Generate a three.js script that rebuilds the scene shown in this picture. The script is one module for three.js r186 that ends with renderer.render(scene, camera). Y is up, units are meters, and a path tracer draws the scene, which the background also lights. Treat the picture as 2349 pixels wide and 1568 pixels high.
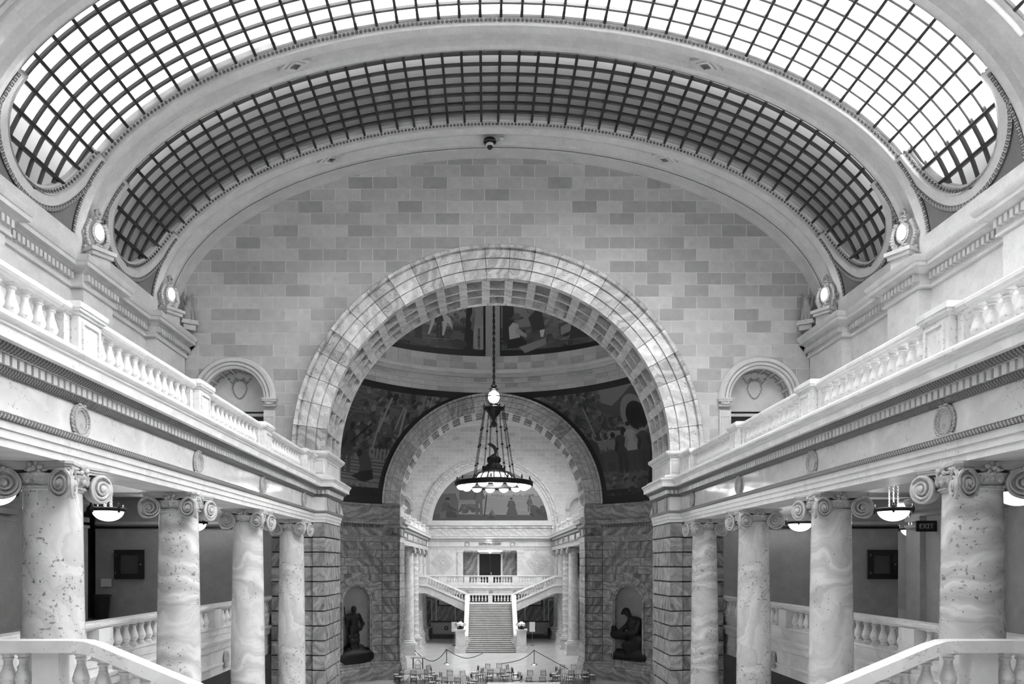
import * as THREE from 'three';
import { toCreasedNormals, mergeGeometries } from 'three/addons/utils/BufferGeometryUtils.js';
import { RoundedBoxGeometry } from 'three/addons/geometries/RoundedBoxGeometry.js';
import { MarchingCubes } from 'three/addons/objects/MarchingCubes.js';
import { FontLoader } from 'three/addons/loaders/FontLoader.js';
import { TextGeometry } from 'three/addons/geometries/TextGeometry.js';

// ---------- camera, sky, sun, exposure ----------
// x: right of the hall's axis, y: up from the marble floor, D: depth from the camera (z = -D)
const scene = new THREE.Scene();
const camera = new THREE.PerspectiveCamera(2 * Math.atan(784 / 1700) * 180 / Math.PI, 2349 / 1568, 0.2, 300);
camera.position.set(-0.46, 8.75, 0);
camera.lookAt(-0.46, 8.75, -10);
camera.setViewOffset(2349, 1568, 59, -510, 2349, 1568);   // shifted lens: verticals stay vertical
const renderer = new THREE.WebGLRenderer({ antialias: true });
renderer.toneMapping = THREE.LinearToneMapping;
renderer.toneMappingExposure = 1.34;
renderer.shadowMap.enabled = true;
scene.background = new THREE.Color(2.2, 2.2, 2.2);          // bright overcast sky over the glass roofs
const sun = new THREE.DirectionalLight(0xffffff, 84);
sun.position.set(62, 51, -42); sun.target.position.set(0, 20, -20);
sun.castShadow = true; sun.shadow.mapSize.set(4096, 4096); sun.shadow.radius = 4;
Object.assign(sun.shadow.camera, { left: -60, right: 60, top: 60, bottom: -60, near: 1, far: 200 });
scene.add(sun, sun.target);
// ---------- helpers ----------
const PI = Math.PI, cos = Math.cos, sin = Math.sin, sqrt = Math.sqrt, abs = Math.abs, max = Math.max, min = Math.min;
let seed = 7;
const rnd = () => { seed = (seed * 1664525 + 1013904223) >>> 0; return seed / 4294967296; };
const rr = (a, b) => a + (b - a) * rnd();
const pick = (a) => a[Math.floor(rnd() * a.length)];
const V = (x, y, D) => [x, y, -D];
const FARC = 90.1;                                           // near depth + far depth of the two mirrored halls
const taken = {};
const numbered = (n) => { taken[n] = (taken[n] ?? -1) + 1; return taken[n] ? n + '_' + String(taken[n]).padStart(3, '0') : n; };
class Geo {
  constructor() { this.p = []; this.uv = []; this.own = false; }
  tri(a, b, c, u) { this.p.push(...a, ...b, ...c); if (u) { this.own = true; this.uv.push(...u[0], ...u[1], ...u[2]); } }
  quad(a, b, c, d, u) { this.tri(a, b, c, u && [u[0], u[1], u[2]]); this.tri(a, c, d, u && [u[0], u[2], u[3]]); }
  add(g, m) {
    const h = g.index ? g.toNonIndexed() : g.clone(); if (m) h.applyMatrix4(m);
    const a = h.attributes.position.array; for (let i = 0; i < a.length; i++) this.p.push(a[i]);
    return this;
  }
  box(x0, x1, y0, y1, D0, D1) {
    const A = (x, y, d) => V(x, y, d);
    const a = A(x0, y0, D0), b = A(x1, y0, D0), c = A(x1, y1, D0), d = A(x0, y1, D0), e = A(x0, y0, D1), f = A(x1, y0, D1), g = A(x1, y1, D1), h = A(x0, y1, D1);
    this.quad(a, b, c, d); this.quad(f, e, h, g); this.quad(e, a, d, h); this.quad(b, f, g, c); this.quad(d, c, g, h); this.quad(e, f, b, a);
    return this;
  }
  // grid of points [i][j]; strip: uv along i in metres
  grid(g, closeJ, strip) {
    let run = 0;
    for (let i = 0; i + 1 < g.length; i++) {
      const n = g[i].length, m = closeJ ? n : n - 1;
      const dl = strip ? Math.hypot(g[i + 1][0][0] - g[i][0][0], g[i + 1][0][1] - g[i][0][1], g[i + 1][0][2] - g[i][0][2]) / strip : 0;
      for (let j = 0; j < m; j++) {
        const k = (j + 1) % n;
        const u = strip ? [[run, j / (n - 1)], [run + dl, j / (n - 1)], [run + dl, (j + 1) / (n - 1)], [run, (j + 1) / (n - 1)]] : null;
        this.quad(g[i][j], g[i + 1][j], g[i + 1][k], g[i][k], u);
      }
      run += dl;
    }
    return this;
  }
  cap(ring) { for (let i = 1; i + 1 < ring.length; i++) this.tri(ring[0], ring[i], ring[i + 1]); return this; }
  build(crease = 0.6, scale = 3, ox = 0, oy = 0) {
    let g = new THREE.BufferGeometry();
    const p = new Float32Array(this.p); g.setAttribute('position', new THREE.BufferAttribute(p, 3));
    let uv;
    if (this.own) uv = new Float32Array(this.uv);
    else {
      uv = new Float32Array(p.length / 3 * 2);
      for (let i = 0, k = 0; i < p.length; i += 9, k += 6) {
        const ax = p[i + 3] - p[i], ay = p[i + 4] - p[i + 1], az = p[i + 5] - p[i + 2], bx = p[i + 6] - p[i], by = p[i + 7] - p[i + 1], bz = p[i + 8] - p[i + 2];
        const nx = abs(ay * bz - az * by), ny = abs(az * bx - ax * bz), nz = abs(ax * by - ay * bx);
        for (let j = 0; j < 3; j++) {
          const x = p[i + j * 3], y = p[i + j * 3 + 1], z = p[i + j * 3 + 2];
          let u, v; if (nx >= ny && nx >= nz) { u = z; v = y; } else if (ny >= nz) { u = x; v = z; } else { u = x; v = y; }
          uv[k + j * 2] = u / scale + ox; uv[k + j * 2 + 1] = v / scale + oy;
        }
      }
    }
    g.setAttribute('uv', new THREE.BufferAttribute(uv, 2));
    if (crease > 0) g = toCreasedNormals(g, crease); else g.computeVertexNormals();
    return g;
  }
}
const T4 = (x, y, D, ry = 0, sx = 1, sy = sx, sz = sx, rx = 0, rz = 0) => new THREE.Matrix4().compose(new THREE.Vector3(x, y, -D), new THREE.Quaternion().setFromEuler(new THREE.Euler(rx, ry, rz, 'YXZ')), new THREE.Vector3(sx, sy, sz));
const boxG = (x0, x1, y0, y1, D0, D1, s = 3) => new Geo().box(x0, x1, y0, y1, D0, D1).build(0, s);
const lathe = (prof, seg = 24) => new THREE.LatheGeometry(prof.map(([r, y]) => new THREE.Vector2(max(r, 1e-4), y)), seg);
const tube = (pts, r, seg = 24, rad = 6, closed = false) => new THREE.TubeGeometry(new THREE.CatmullRomCurve3(pts.map((p) => new THREE.Vector3(...p)), closed), seg, r, rad, closed);
function part(name, geo, mat, parent, kind) {
  const m = new THREE.Mesh(geo, mat); m.name = name; m.castShadow = m.receiveShadow = true; parent.add(m);
  if (kind) m.userData.kind = kind;
  return m;
}
function thing(name, label, category, group, kind) {
  const o = new THREE.Group(); o.name = numbered(name); scene.add(o);
  o.userData = { label }; if (category) o.userData.category = category;
  if (group) o.userData.group = group; if (kind) o.userData.kind = kind;
  return o;
}
const struct = (name, label) => thing(name, label, null, null, 'structure');
function single(name, geo, mat, label, category, group, kind) {
  const m = part(numbered(name), geo, mat, scene); m.userData = { label };
  if (category) m.userData.category = category; if (group) m.userData.group = group; if (kind) m.userData.kind = kind;
  return m;
}
// a copy of a thing: 'm' mirrored across the hall's axis, 'f' turned into the far hall, 'mf' both
function copyTo(o, how, label, group) {
  const c = o.clone(); c.name = numbered(o.name.replace(/_\d{3}$/, '')); c.userData = { ...o.userData, label }; if (group) c.userData.group = group; scene.add(c);
  const M = new THREE.Matrix4(); if (how.includes('m')) M.premultiply(new THREE.Matrix4().makeScale(-1, 1, 1));
  if (how.includes('f')) { M.premultiply(new THREE.Matrix4().makeScale(1, 1, -1)); M.premultiply(new THREE.Matrix4().makeTranslation(0, 0, -FARC)); }
  const L = new THREE.Matrix4().compose(c.position, c.quaternion, c.scale).premultiply(M);
  L.decompose(c.position, c.quaternion, c.scale);
  return c;
}
// profile [out, y] swept along a plan path [x, D] with mitred corners; out is to the left of travel when side = 1
function sweepPlan(path, prof, side = 1, closeProf = false, caps = true) {
  const n = path.length, rows = [];
  for (let i = 0; i < n; i++) {
    const a = path[max(i - 1, 0)], b = path[i], c = path[min(i + 1, n - 1)];
    const t1 = i ? [b[0] - a[0], b[1] - a[1]] : [c[0] - b[0], c[1] - b[1]], t2 = i < n - 1 ? [c[0] - b[0], c[1] - b[1]] : t1;
    const l1 = Math.hypot(...t1), l2 = Math.hypot(...t2);
    const n1 = [-t1[1] / l1 * side, t1[0] / l1 * side], n2 = [-t2[1] / l2 * side, t2[0] / l2 * side];
    let m = [n1[0] + n2[0], n1[1] + n2[1]]; const d = m[0] * n1[0] + m[1] * n1[1]; m = [m[0] / d, m[1] / d];
    rows.push(prof.map(([o, y]) => V(b[0] + m[0] * o, y, b[1] + m[1] * o)));
  }
  const g = new Geo().grid(rows, closeProf);
  if (caps) { g.cap(rows[0]); g.cap(rows[n - 1]); }
  return g;
}
// profile [radius, D] swept round an upright arch (centre cx, cy) from angle a0 to a1
function sweepArch(prof, cx, cy, a0, a1, seg, closeP = false, ky = 1, caps = false) {
  const rows = [];
  for (let i = 0; i <= seg; i++) { const a = a0 + (a1 - a0) * i / seg; rows.push(prof.map(([r, D]) => V(cx + r * cos(a), cy + r * sin(a) * ky, D))); }
  const g = new Geo().grid(rows, closeP); if (caps) { g.cap(rows[0]); g.cap(rows[seg]); }
  return g;
}
// profile [radius, y] swept round an upright axis (0, cD), angle from the far direction
function sweepRing(prof, cD, a0, a1, seg, closeP = false, caps = false) {
  const rows = [];
  for (let i = 0; i <= seg; i++) { const a = a0 + (a1 - a0) * i / seg; rows.push(prof.map(([r, y]) => V(r * sin(a), y, cD + r * cos(a)))); }
  const g = new Geo().grid(rows, closeP); if (caps) { g.cap(rows[0]); g.cap(rows[seg]); }
  return g;
}
const arcPts = (cx, cy, r, a0, a1, n) => Array.from({ length: n + 1 }, (_, i) => [cx + r * cos(a0 + (a1 - a0) * i / n), cy + r * sin(a0 + (a1 - a0) * i / n)]);
// ---------- materials (the place is seen in greys) ----------
const N = 512;
function noiseTable(s) { let q = s; const r = () => { q = (q * 1664525 + 1013904223) >>> 0; return q / 4294967296; }; return Float32Array.from({ length: 4096 }, r); }
function vnoise(tab, x, y, per) {
  const xi = Math.floor(x), yi = Math.floor(y), fx = x - xi, fy = y - yi, m = (a) => ((a % per) + per) % per;
  const h = (a, b) => tab[(m(a) * 57 + m(b) * 131 + m(a) * m(b) * 7) & 4095], sx = fx * fx * (3 - 2 * fx), sy = fy * fy * (3 - 2 * fy);
  const a = h(xi, yi), b = h(xi + 1, yi), c = h(xi, yi + 1), d = h(xi + 1, yi + 1);
  return a + (b - a) * sx + (c - a) * sy + (a - b - c + d) * sx * sy;
}
function fbm(tab, x, y, per, oct) { let v = 0, w = 0.5, t = 0; for (let i = 0; i < oct; i++) { v += w * vnoise(tab, x, y, per); t += w; x *= 2; y *= 2; per *= 2; w *= 0.5; } return v / t; }
function tex(w, h, fn, srgb = true) {
  const d = new Uint8Array(w * h * 4);
  for (let y = 0; y < h; y++) for (let x = 0; x < w; x++) { const v = max(0, min(255, fn(x / w, y / h) * 255)), i = (y * w + x) * 4; d[i] = d[i + 1] = d[i + 2] = v; d[i + 3] = 255; }
  const t = new THREE.DataTexture(d, w, h); t.wrapS = t.wrapT = THREE.RepeatWrapping; t.magFilter = THREE.LinearFilter; t.minFilter = THREE.LinearMipmapLinearFilter; t.generateMipmaps = true;
  if (srgb) t.colorSpace = THREE.SRGBColorSpace; t.needsUpdate = true; return t;
}
// stone: cloudy ground, drawn-out bands, thin broken veins and patches of fine dark flecks
function marble(s, n, base, cloud, band, vein, fleck, dirx, diry, warp, stretch = 1) {
  const t1 = noiseTable(s), t2 = noiseTable(s + 91), t3 = noiseTable(s + 577), t4 = noiseTable(s + 1203);
  return tex(n, n, (x, y) => {
    const w = fbm(t1, x * 3, y * 3, 3, 4), w2 = fbm(t2, x * 5 + 2, y * 5, 5, 4), f = fbm(t3, x * 60, y * 60, 60, 3), pt = fbm(t4, x * 4, y * 4, 4, 3);
    const ph = (x * dirx + y * diry) * 2 * PI + (w - 0.5) * warp, bands = 0.5 + 0.5 * sin(ph * 2 + (w2 - 0.5) * 3), streak = fbm(t2, (x * diry - y * dirx) * 2 + w, ph * 2.2, 4096, 3);
    const th = max(0, 1 - abs(sin(ph * 1.5 + (w2 - 0.5) * 9)) * 26) * (pt > 0.52 ? 1 : 0), fl = f > 0.85 - max(0, pt - 0.5) * 1.5 ? max(0, min(1, (f - 0.66) * 6)) : 0;
    return base + (w2 - 0.5) * cloud + (bands - 0.5) * band * 0.5 + (streak - 0.5) * band - th * vein - fl * fleck;
  });
}
const TX = {
  shaftA: marble(11, 1024, 0.86, 0.1, 0.14, 0.2, 0.34, 1, 1, 9), shaftB: marble(29, 1024, 0.85, 0.12, 0.2, 0.16, 0.3, 0, 3, 5), shaftC: marble(47, 1024, 0.86, 0.1, 0.16, 0.22, 0.34, 1, 2, 10),
  pale: marble(63, 1024, 0.89, 0.1, 0.08, 0.26, 0.14, 1, 1, 8), ashlarA: marble(83, 512, 0.72, 0.14, 0.34, 0.16, 0.12, 2, -1, 4), ashlarB: marble(101, 512, 0.72, 0.18, 0.26, 0.2, 0.3, 1, 2, 7),
  arch: marble(131, 512, 0.82, 0.1, 0.2, 0.26, 0.36, 1, 2, 7), floor: marble(151, 512, 0.86, 0.06, 0.1, 0.08, 0.05, 0, 3, 4),
};
const grain = (() => { const t = noiseTable(5), u = noiseTable(6); return tex(256, 256, (x, y) => 0.93 + (fbm(t, x * 8, y * 8, 8, 4) - 0.5) * 0.12 + (fbm(u, x * 64, y * 64, 64, 2) - 0.5) * 0.06); })();
const mt = (c, rough, map, extra) => new THREE.MeshPhysicalMaterial({ color: typeof c === 'number' ? new THREE.Color(c, c, c) : c, roughness: rough, map: map ?? null, side: THREE.DoubleSide, ...extra });
const M = {
  shafts: [mt(0.86, 0.16, TX.shaftA), mt(0.86, 0.16, TX.shaftB), mt(0.86, 0.16, TX.shaftC)],
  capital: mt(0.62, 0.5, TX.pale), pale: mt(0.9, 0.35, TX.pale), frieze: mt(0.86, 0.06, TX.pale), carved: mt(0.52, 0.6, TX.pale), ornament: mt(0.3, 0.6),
  ashlar: [mt(0.54, 0.22, TX.ashlarA), mt(0.6, 0.22, TX.ashlarB), mt(0.48, 0.22, TX.ashlarA), mt(0.62, 0.24, TX.ashlarB)],
  arch: [mt(0.8, 0.3, TX.arch), mt(0.74, 0.3, TX.arch), mt(0.86, 0.3, TX.arch), mt(0.72, 0.3, TX.ashlarB)], shadeRoof: mt(0.04, 0.9),
  joint: mt(0.1, 0.9), plaster: mt(0.72, 0.75, grain), plasterDark: mt(0.2, 0.8, grain), mortar: mt(0.8, 0.8), shadedBead: mt(0.14, 0.45),
  blocks: [mt(0.5, 0.7, grain), mt(0.58, 0.7, grain), mt(0.66, 0.7, grain), mt(0.44, 0.7, grain), mt(0.62, 0.7, grain)],
  blocksLit: [mt(0.62, 0.7, grain), mt(0.68, 0.7, grain), mt(0.74, 0.7, grain), mt(0.7, 0.7, grain)],  // far wall block tones lifted: its brighter light is put into the colour
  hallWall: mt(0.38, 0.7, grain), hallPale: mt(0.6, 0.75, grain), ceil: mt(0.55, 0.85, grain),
  floor: mt(0.85, 0.14, TX.floor), bar: mt(0.022, 0.5), barLight: mt(0.06, 0.4),
  bronze: mt(0.045, 0.35, null, { metalness: 0.7 }), darkBronze: mt(0.012, 0.45, null, { metalness: 0.3 }), black: mt(0.008, 0.35), chrome: mt(0.7, 0.12, null, { metalness: 1 }),
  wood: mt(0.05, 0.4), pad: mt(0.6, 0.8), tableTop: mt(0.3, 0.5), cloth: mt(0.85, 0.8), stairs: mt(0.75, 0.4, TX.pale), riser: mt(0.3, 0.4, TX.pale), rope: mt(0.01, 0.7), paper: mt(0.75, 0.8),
  glassRoof: new THREE.MeshPhysicalMaterial({ color: new THREE.Color(0.8, 0.8, 0.8), roughness: 1, transmission: 0.85, thickness: 0, side: THREE.DoubleSide }),
  glow: new THREE.MeshStandardMaterial({ color: 0xffffff, emissive: 0xffffff, emissiveIntensity: 1.3, roughness: 0.4 }),
  glass: new THREE.MeshPhysicalMaterial({ color: 0xffffff, roughness: 0.03, transmission: 1, thickness: 0, side: THREE.DoubleSide }),
};
// small carved band: egg and dart relief as print-fine ornament, used as a bump and tone map on real mouldings
const eggBand = tex(128, 64, (x, y) => { const u = (x * 2) % 1 - 0.5, v = y - 0.55, e = Math.hypot(u / 0.3, v / 0.42); return e < 1 ? 0.8 : e < 1.35 ? 0.2 : abs(u) > 0.44 ? 0.75 : 0.42; });
const leafBand = tex(128, 64, (x, y) => { const u = (x * 3) % 1, d = abs(u - 0.5 - (y - 0.5) * 0.5); return 0.35 + 0.5 * max(0, 1 - d * 3.2) + (d < 0.05 ? -0.35 : 0); });
const keyBand = tex(128, 64, (x, y) => { const u = (x * 2) % 1; const on = y < 0.14 || y > 0.86 || (u > 0.12 && u < 0.28) || (u > 0.28 && u < 0.72 && y > 0.6 && y < 0.75) || (u > 0.6 && u < 0.75 && y > 0.25) || (u > 0.4 && u < 0.5 && y < 0.42); return on ? 0.22 : 0.82; });
M.egg = mt(0.8, 0.6, eggBand, { bumpMap: eggBand, bumpScale: 0.02 }); M.leaf = mt(0.75, 0.6, leafBand, { bumpMap: leafBand, bumpScale: 0.02 }); M.key = mt(0.6, 0.6, keyBand, { bumpMap: keyBand, bumpScale: 0.015 });
// ---------- the near hall: columns, entablature, balustrades ----------
const COLX = 8.0, COLD = [12.91, 18.18, 23.45, 28.73], PITCH = 5.27, EB = 10.475, FL3 = 6.4, WALLD = 30.9;
// capital: abacus with hollow sides, eight scrolls, egg moulding, a flower on each face
function spiralTube(R, turns, r0, dir) {
  const pts = []; for (let i = 0; i <= 44; i++) { const t = i / 44, a = PI / 2 + dir * t * turns * 2 * PI, r = R * (1 - 0.84 * t ** 0.8); pts.push([r * cos(a), r * sin(a), 0.03 * t]); }
  return tube(pts, r0, 90, 6);
}
const CAP = (() => {
  const o = {};
  const W = 0.66, sh = new THREE.Shape(), side = [];
  for (let k = 0; k < 4; k++) { const a = k * PI / 2; for (let i = 0; i <= 10; i++) { const t = -0.86 + 1.72 * i / 10, d = W - 0.13 * (1 - (t / 0.86) ** 2) * 1; side.push([cos(a) * d - sin(a) * t * W, sin(a) * d + cos(a) * t * W]); } }
  side.forEach(([x, y], i) => i ? sh.lineTo(x, y) : sh.moveTo(x, y));
  const ab = new Geo(), up = new THREE.Matrix4().makeRotationX(-PI / 2);
  for (const [y, h, s] of [[0, 0.05, 0.93], [0.045, 0.05, 0.97], [0.09, 0.045, 1.02]]) { const g = new THREE.ExtrudeGeometry(sh, { depth: h, bevelEnabled: false }); g.scale(s, s, 1); g.applyMatrix4(up); g.translate(0, y, 0); ab.add(g); }
  o.abacus = ab.build(0.5);
  const sc = new Geo(), disc = lathe([[0, -0.2], [0.12, -0.2], [0.17, -0.12], [0.215, -0.05], [0.245, -0.03], [0.25, 0.02], [0.215, 0.03], [0.2, -0.03], [0.06, -0.03], [0.05, 0.05], [0, 0.075]], 30).rotateX(PI / 2);
  sc.add(disc); sc.add(spiralTube(0.215, 2.2, 0.026, 1));
  o.scroll = sc.build(0.7);
  const eg = new Geo(), ring = lathe([[0.44, 0], [0.47, 0.02], [0.48, 0.05], [0.45, 0.07], [0.47, 0.1], [0.55, 0.2], [0.57, 0.26], [0.5, 0.27]], 40); eg.add(ring);
  const egg = new THREE.SphereGeometry(1, 8, 6);
  for (let k = 0; k < 20; k++) { const a = k * PI / 10; eg.add(egg, T4(0.52 * sin(a), 0.18, -0.52 * cos(a), -a, 0.055, 0.085, 0.04)); eg.add(egg, T4(0.475 * sin(a), 0.045, -0.475 * cos(a), -a, 0.05, 0.025, 0.03)); }
  o.echinus = eg.build(0.8);
  const fl = new Geo(), petal = new THREE.SphereGeometry(1, 8, 6); fl.add(petal, T4(0, 0, -0.05, 0, 0.045));
  for (let k = 0; k < 6; k++) { const a = k * PI / 3 + 0.3; fl.add(petal, T4(0.085 * cos(a), 0.085 * sin(a), -0.01, 0, 0.06, 0.045, 0.035, 0, a)); }
  for (let k = 0; k < 7; k++) { const a = -PI + k * PI / 6; fl.add(petal, T4(0.14 * cos(a), 0.12 * sin(a) - 0.03, 0.02, 0, 0.06, 0.03, 0.03, 0, a)); }
  o.flower = fl.build(0.9);
  const bd = new Geo(); for (const [x, r] of [[-0.09, 0.03], [-0.045, 0.04], [0, 0.05], [0.05, 0.04], [0.095, 0.028]]) bd.add(petal, T4(x, 0, 0, 0, 0.035, r, r)); o.beads = bd.build(0.9);
  return o;
})();
const SHY = 1.45;                                            // pedestal and base below the shaft
const shaftG = (() => {
  const pr = []; for (let i = 0; i <= 28; i++) { const t = i / 28, r = 0.545 - 0.095 * t ** 1.7 + (t < 0.012 ? 0.03 : 0); pr.push([r, SHY + t * (10.0 - SHY)]); }
  pr.push([0.47, 10.0], [0.47, 10.03]);
  const g = lathe(pr, 48), uv = g.attributes.uv; for (let i = 0; i < uv.count; i++) uv.setXY(i, uv.getX(i) * 1.0, uv.getY(i) * 2.9); return g;
})();
const baseG = (() => { const g = new Geo(); g.add(lathe([[0.62, 1.12], [0.7, 1.15], [0.72, 1.2], [0.7, 1.25], [0.6, 1.27], [0.59, 1.31], [0.63, 1.34], [0.65, 1.38], [0.63, 1.42], [0.56, 1.45]], 40)); return g.build(0.8); })();
const pedG = (() => { const g = new Geo(); for (const [w, y0, y1] of [[0.82, 0, 0.16], [0.78, 0.16, 0.24], [0.72, 0.24, 0.95], [0.76, 0.95, 1.0], [0.8, 1.0, 1.12]]) g.box(-w, w, y0, y1, -w, w); return g.build(0, 3); })();
function column(D, label, group, shaftMat) {
  const o = thing('column', label, 'column', group); o.position.set(-COLX, 0, -D);
  part('shaft', shaftG, shaftMat, o); part('base', baseG, M.pale, o); part('pedestal', pedG, M.pale, o);
  const c = new THREE.Group(); c.name = 'capital'; o.add(c);
  const ab = part('abacus', CAP.abacus, M.capital, c); ab.position.y = 10.335;
  const ec = part('echinus', CAP.echinus, M.capital, c); ec.position.y = 10.02;
  for (let k = 0; k < 4; k++) {
    const a = k * PI / 2;
    for (const s of [-1, 1]) {
      const v = part('scroll', CAP.scroll, M.capital, c); const lx = s * 0.46, lz = 0.6;
      v.position.set(cos(a) * lx + sin(a) * lz, 10.1, -sin(a) * lx + cos(a) * lz); v.rotation.y = a - s * 0.3; v.scale.x = s; v.scale.y = 1.02;
      const b = part('bead_roll', CAP.beads, M.capital, c); b.position.set(cos(a) * s * 0.6 + sin(a) * 0.52, 10.35, -sin(a) * s * 0.6 + cos(a) * 0.52); b.rotation.y = a + s * 0.9; if (s < 0) c.remove(b);
    }
    const f = part('flower', CAP.flower, M.capital, c); f.position.set(sin(a) * 0.53, 10.36, cos(a) * 0.53); f.rotation.y = a;
  }
  return o;
}
const ORD = ['nearest', 'second', 'third', 'farthest'];
COLD.forEach((D, i) => {
  const c = column(D, `${ORD[i]} marble column of the near row beside the sunlit balustrade`, 'near hall columns', M.shafts[i % 3]);
  const r = copyTo(c, 'm', `${ORD[i]} marble column of the near row on the exit sign side`); r.children[0].material = M.shafts[(i + 1) % 3];
  for (const m of [c, r]) m.children[0].rotation.y = i * 1.7 + (m === r ? 2.2 : 0);
});
const FARN = ['first', 'second', 'third', 'fourth', 'last'];
[18.18, 12.91, 7.64, 2.37].forEach((D, i) => {
  const c = column(D, 'x', 'far hall columns', M.shafts[i % 3]); scene.remove(c);
  copyTo(c, 'f', `${FARN[i]} visible marble column of the far hall, in the row by the table with the flat top`); copyTo(c, 'mf', `${FARN[i]} visible marble column of the far hall, in the row behind the right rope post`);
});
// entablature
const EPATH = [[-7.53, -3], [-7.53, 30.3], [-7.05, 30.3], [-7.05, 33.5]];
const P0 = [[-0.95, 11.6], [-0.95, EB], [0, EB], [0, 10.6], [0.03, 10.6], [0.03, 10.73], [0.06, 10.73], [0.06, 10.85]];
const P1 = [[0.06, 10.85], [0.1, 10.86], [0.135, 10.9], [0.14, 10.94]];
const P2 = [[0.14, 10.94], [0.15, 10.95], [-0.02, 10.95], [-0.02, 11.52]];
const P3 = [[-0.02, 11.52], [0.04, 11.53], [0.09, 11.58], [0.1, 11.62]];
const P4 = [[0.1, 11.62], [0.02, 11.62], [0.02, 11.8], [0.17, 11.8]];
const P5 = [[0.17, 11.8], [0.22, 11.82], [0.27, 11.86], [0.29, 11.9]];
const P6 = [[0.29, 11.9], [0.4, 11.9], [0.4, 12.06], [0.43, 12.08], [0.43, 12.11], [0.46, 12.13], [0.49, 12.18], [0.49, 12.22], [0.2, 12.22], [0.26, 12.24], [0.28, 12.28], [0.28, 12.34], [0.24, 12.38], [-0.45, 12.38], [-0.45, 11.6]];
function stripSweep(path, prof, rep) {                       // carved band with uv running along the path
  const rows = []; const fine = [];
  for (let i = 0; i + 1 < path.length; i++) fine.push(path[i]); fine.push(path[path.length - 1]);
  const n = fine.length;
  for (let i = 0; i < n; i++) {
    const a = fine[max(i - 1, 0)], b = fine[i], c = fine[min(i + 1, n - 1)], t1 = i ? [b[0] - a[0], b[1] - a[1]] : [c[0] - b[0], c[1] - b[1]], t2 = i < n - 1 ? [c[0] - b[0], c[1] - b[1]] : t1;
    const l1 = Math.hypot(...t1), l2 = Math.hypot(...t2), n1 = [t1[1] / l1, -t1[0] / l1], n2 = [t2[1] / l2, -t2[0] / l2]; let m = [n1[0] + n2[0], n1[1] + n2[1]]; const d = m[0] * n1[0] + m[1] * n1[1]; m = [m[0] / d, m[1] / d];
    rows.push(prof.map(([o, y]) => V(b[0] + m[0] * o, y, b[1] + m[1] * o)));
  }
  return new Geo().grid(rows, false, rep).build(0.9);
}
const wreathG = (() => {
  const g = new Geo(), leaf = new THREE.SphereGeometry(1, 6, 5);
  for (let k = 0; k < 26; k++) { const a = k / 26 * 2 * PI; for (const q of [-1, 0, 1]) g.add(leaf, T4(cos(a) * (0.2 + q * 0.035), sin(a) * (0.235 + q * 0.035), -0.045 + abs(q) * 0.02, 0, 0.05, 0.022, 0.025, 0, a + PI / 2 + q * 0.5)); }
  for (const s of [-1, 1]) { for (let k = 0; k < 5; k++) g.add(leaf, T4(s * (0.05 + k * 0.04), -0.27 + 0.02 * sin(k * 2), -0.04, 0, 0.04, 0.03, 0.03)); g.add(leaf, T4(s * 0.06, 0.27, -0.04, 0, 0.05, 0.03, 0.03)); }
  g.add(new THREE.CylinderGeometry(0.17, 0.17, 0.03, 20).rotateX(PI / 2).scale(1, 1.15, 1), T4(0, 0, -0.005)); return g.build(0.9);
})();
const dentilG = boxG(-0.055, 0.055, 0, 0.15, -0.06, 0.07);
function entablature(label, dents) {
  const o = thing('entablature', label, 'entablature');
  part('architrave', sweepPlan(EPATH, P0, -1).build(0.3), M.pale, o);
  part('egg_moulding', stripSweep(EPATH, P1, 0.16), M.egg, o);
  part('frieze', sweepPlan(EPATH, P2, -1).build(0.3), M.frieze, o);
  part('leaf_moulding', stripSweep(EPATH, P3, 0.2), M.leaf, o);
  part('dentil_bed', sweepPlan(EPATH, P4, -1).build(0.3), M.pale, o);
  part('egg_ovolo', stripSweep(EPATH, P5, 0.24), M.leaf, o);
  part('cornice', sweepPlan(EPATH, P6, -1).build(0.5), M.pale, o);
  if (dents) {
    for (let D = 9.0; D < 30.1; D += 0.172) { const d = part('dentil', dentilG, M.pale, o); d.position.set(-7.53 + 0.08, 11.635, -D); d.rotation.y = PI / 2; }
    for (let k = 0; k < 4; k++) { const d = part('dentil', dentilG, M.pale, o); d.position.set(-7.42 + k * 0.16, 11.635, -30.3 + 0.08); }
    for (let D = 30.45; D < 33.5; D += 0.172) { const d = part('dentil', dentilG, M.pale, o); d.position.set(-7.05 + 0.08, 11.635, -D); d.rotation.y = PI / 2; }
  } else { const g = new Geo(); for (let D = 2.0; D < 33.4; D += 0.172) g.add(dentilG, T4((D < 30.3 ? -7.53 : -7.05) + 0.08, 11.635, D, PI / 2)); part('dentil_row', g.build(0), M.pale, o, 'stuff'); }
  for (const D of [...COLD, 7.64, 2.37]) { const w = part('wreath', wreathG, M.carved, o); w.position.set(-7.55, 11.235, -D); w.rotation.y = PI / 2; w.scale.set(1.15, 1.05, 1.2); }
  for (const D of [31.0, 32.8]) { const w = part('wreath', wreathG, M.carved, o); w.position.set(-7.07, 11.235, -D); w.rotation.y = PI / 2; w.scale.x = 0.7; }
  return o;
}
const ent = entablature('long carved marble entablature over the near columns on the sunlit side', true);
copyTo(ent, 'm', 'long carved marble entablature over the near columns on the exit sign side');
const entF = entablature('x', false); scene.remove(entF);
copyTo(entF, 'f', 'carved entablature over the far hall columns, side of the table with the flat top'); copyTo(entF, 'mf', 'carved entablature over the far hall columns, side of the right rope post');
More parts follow.
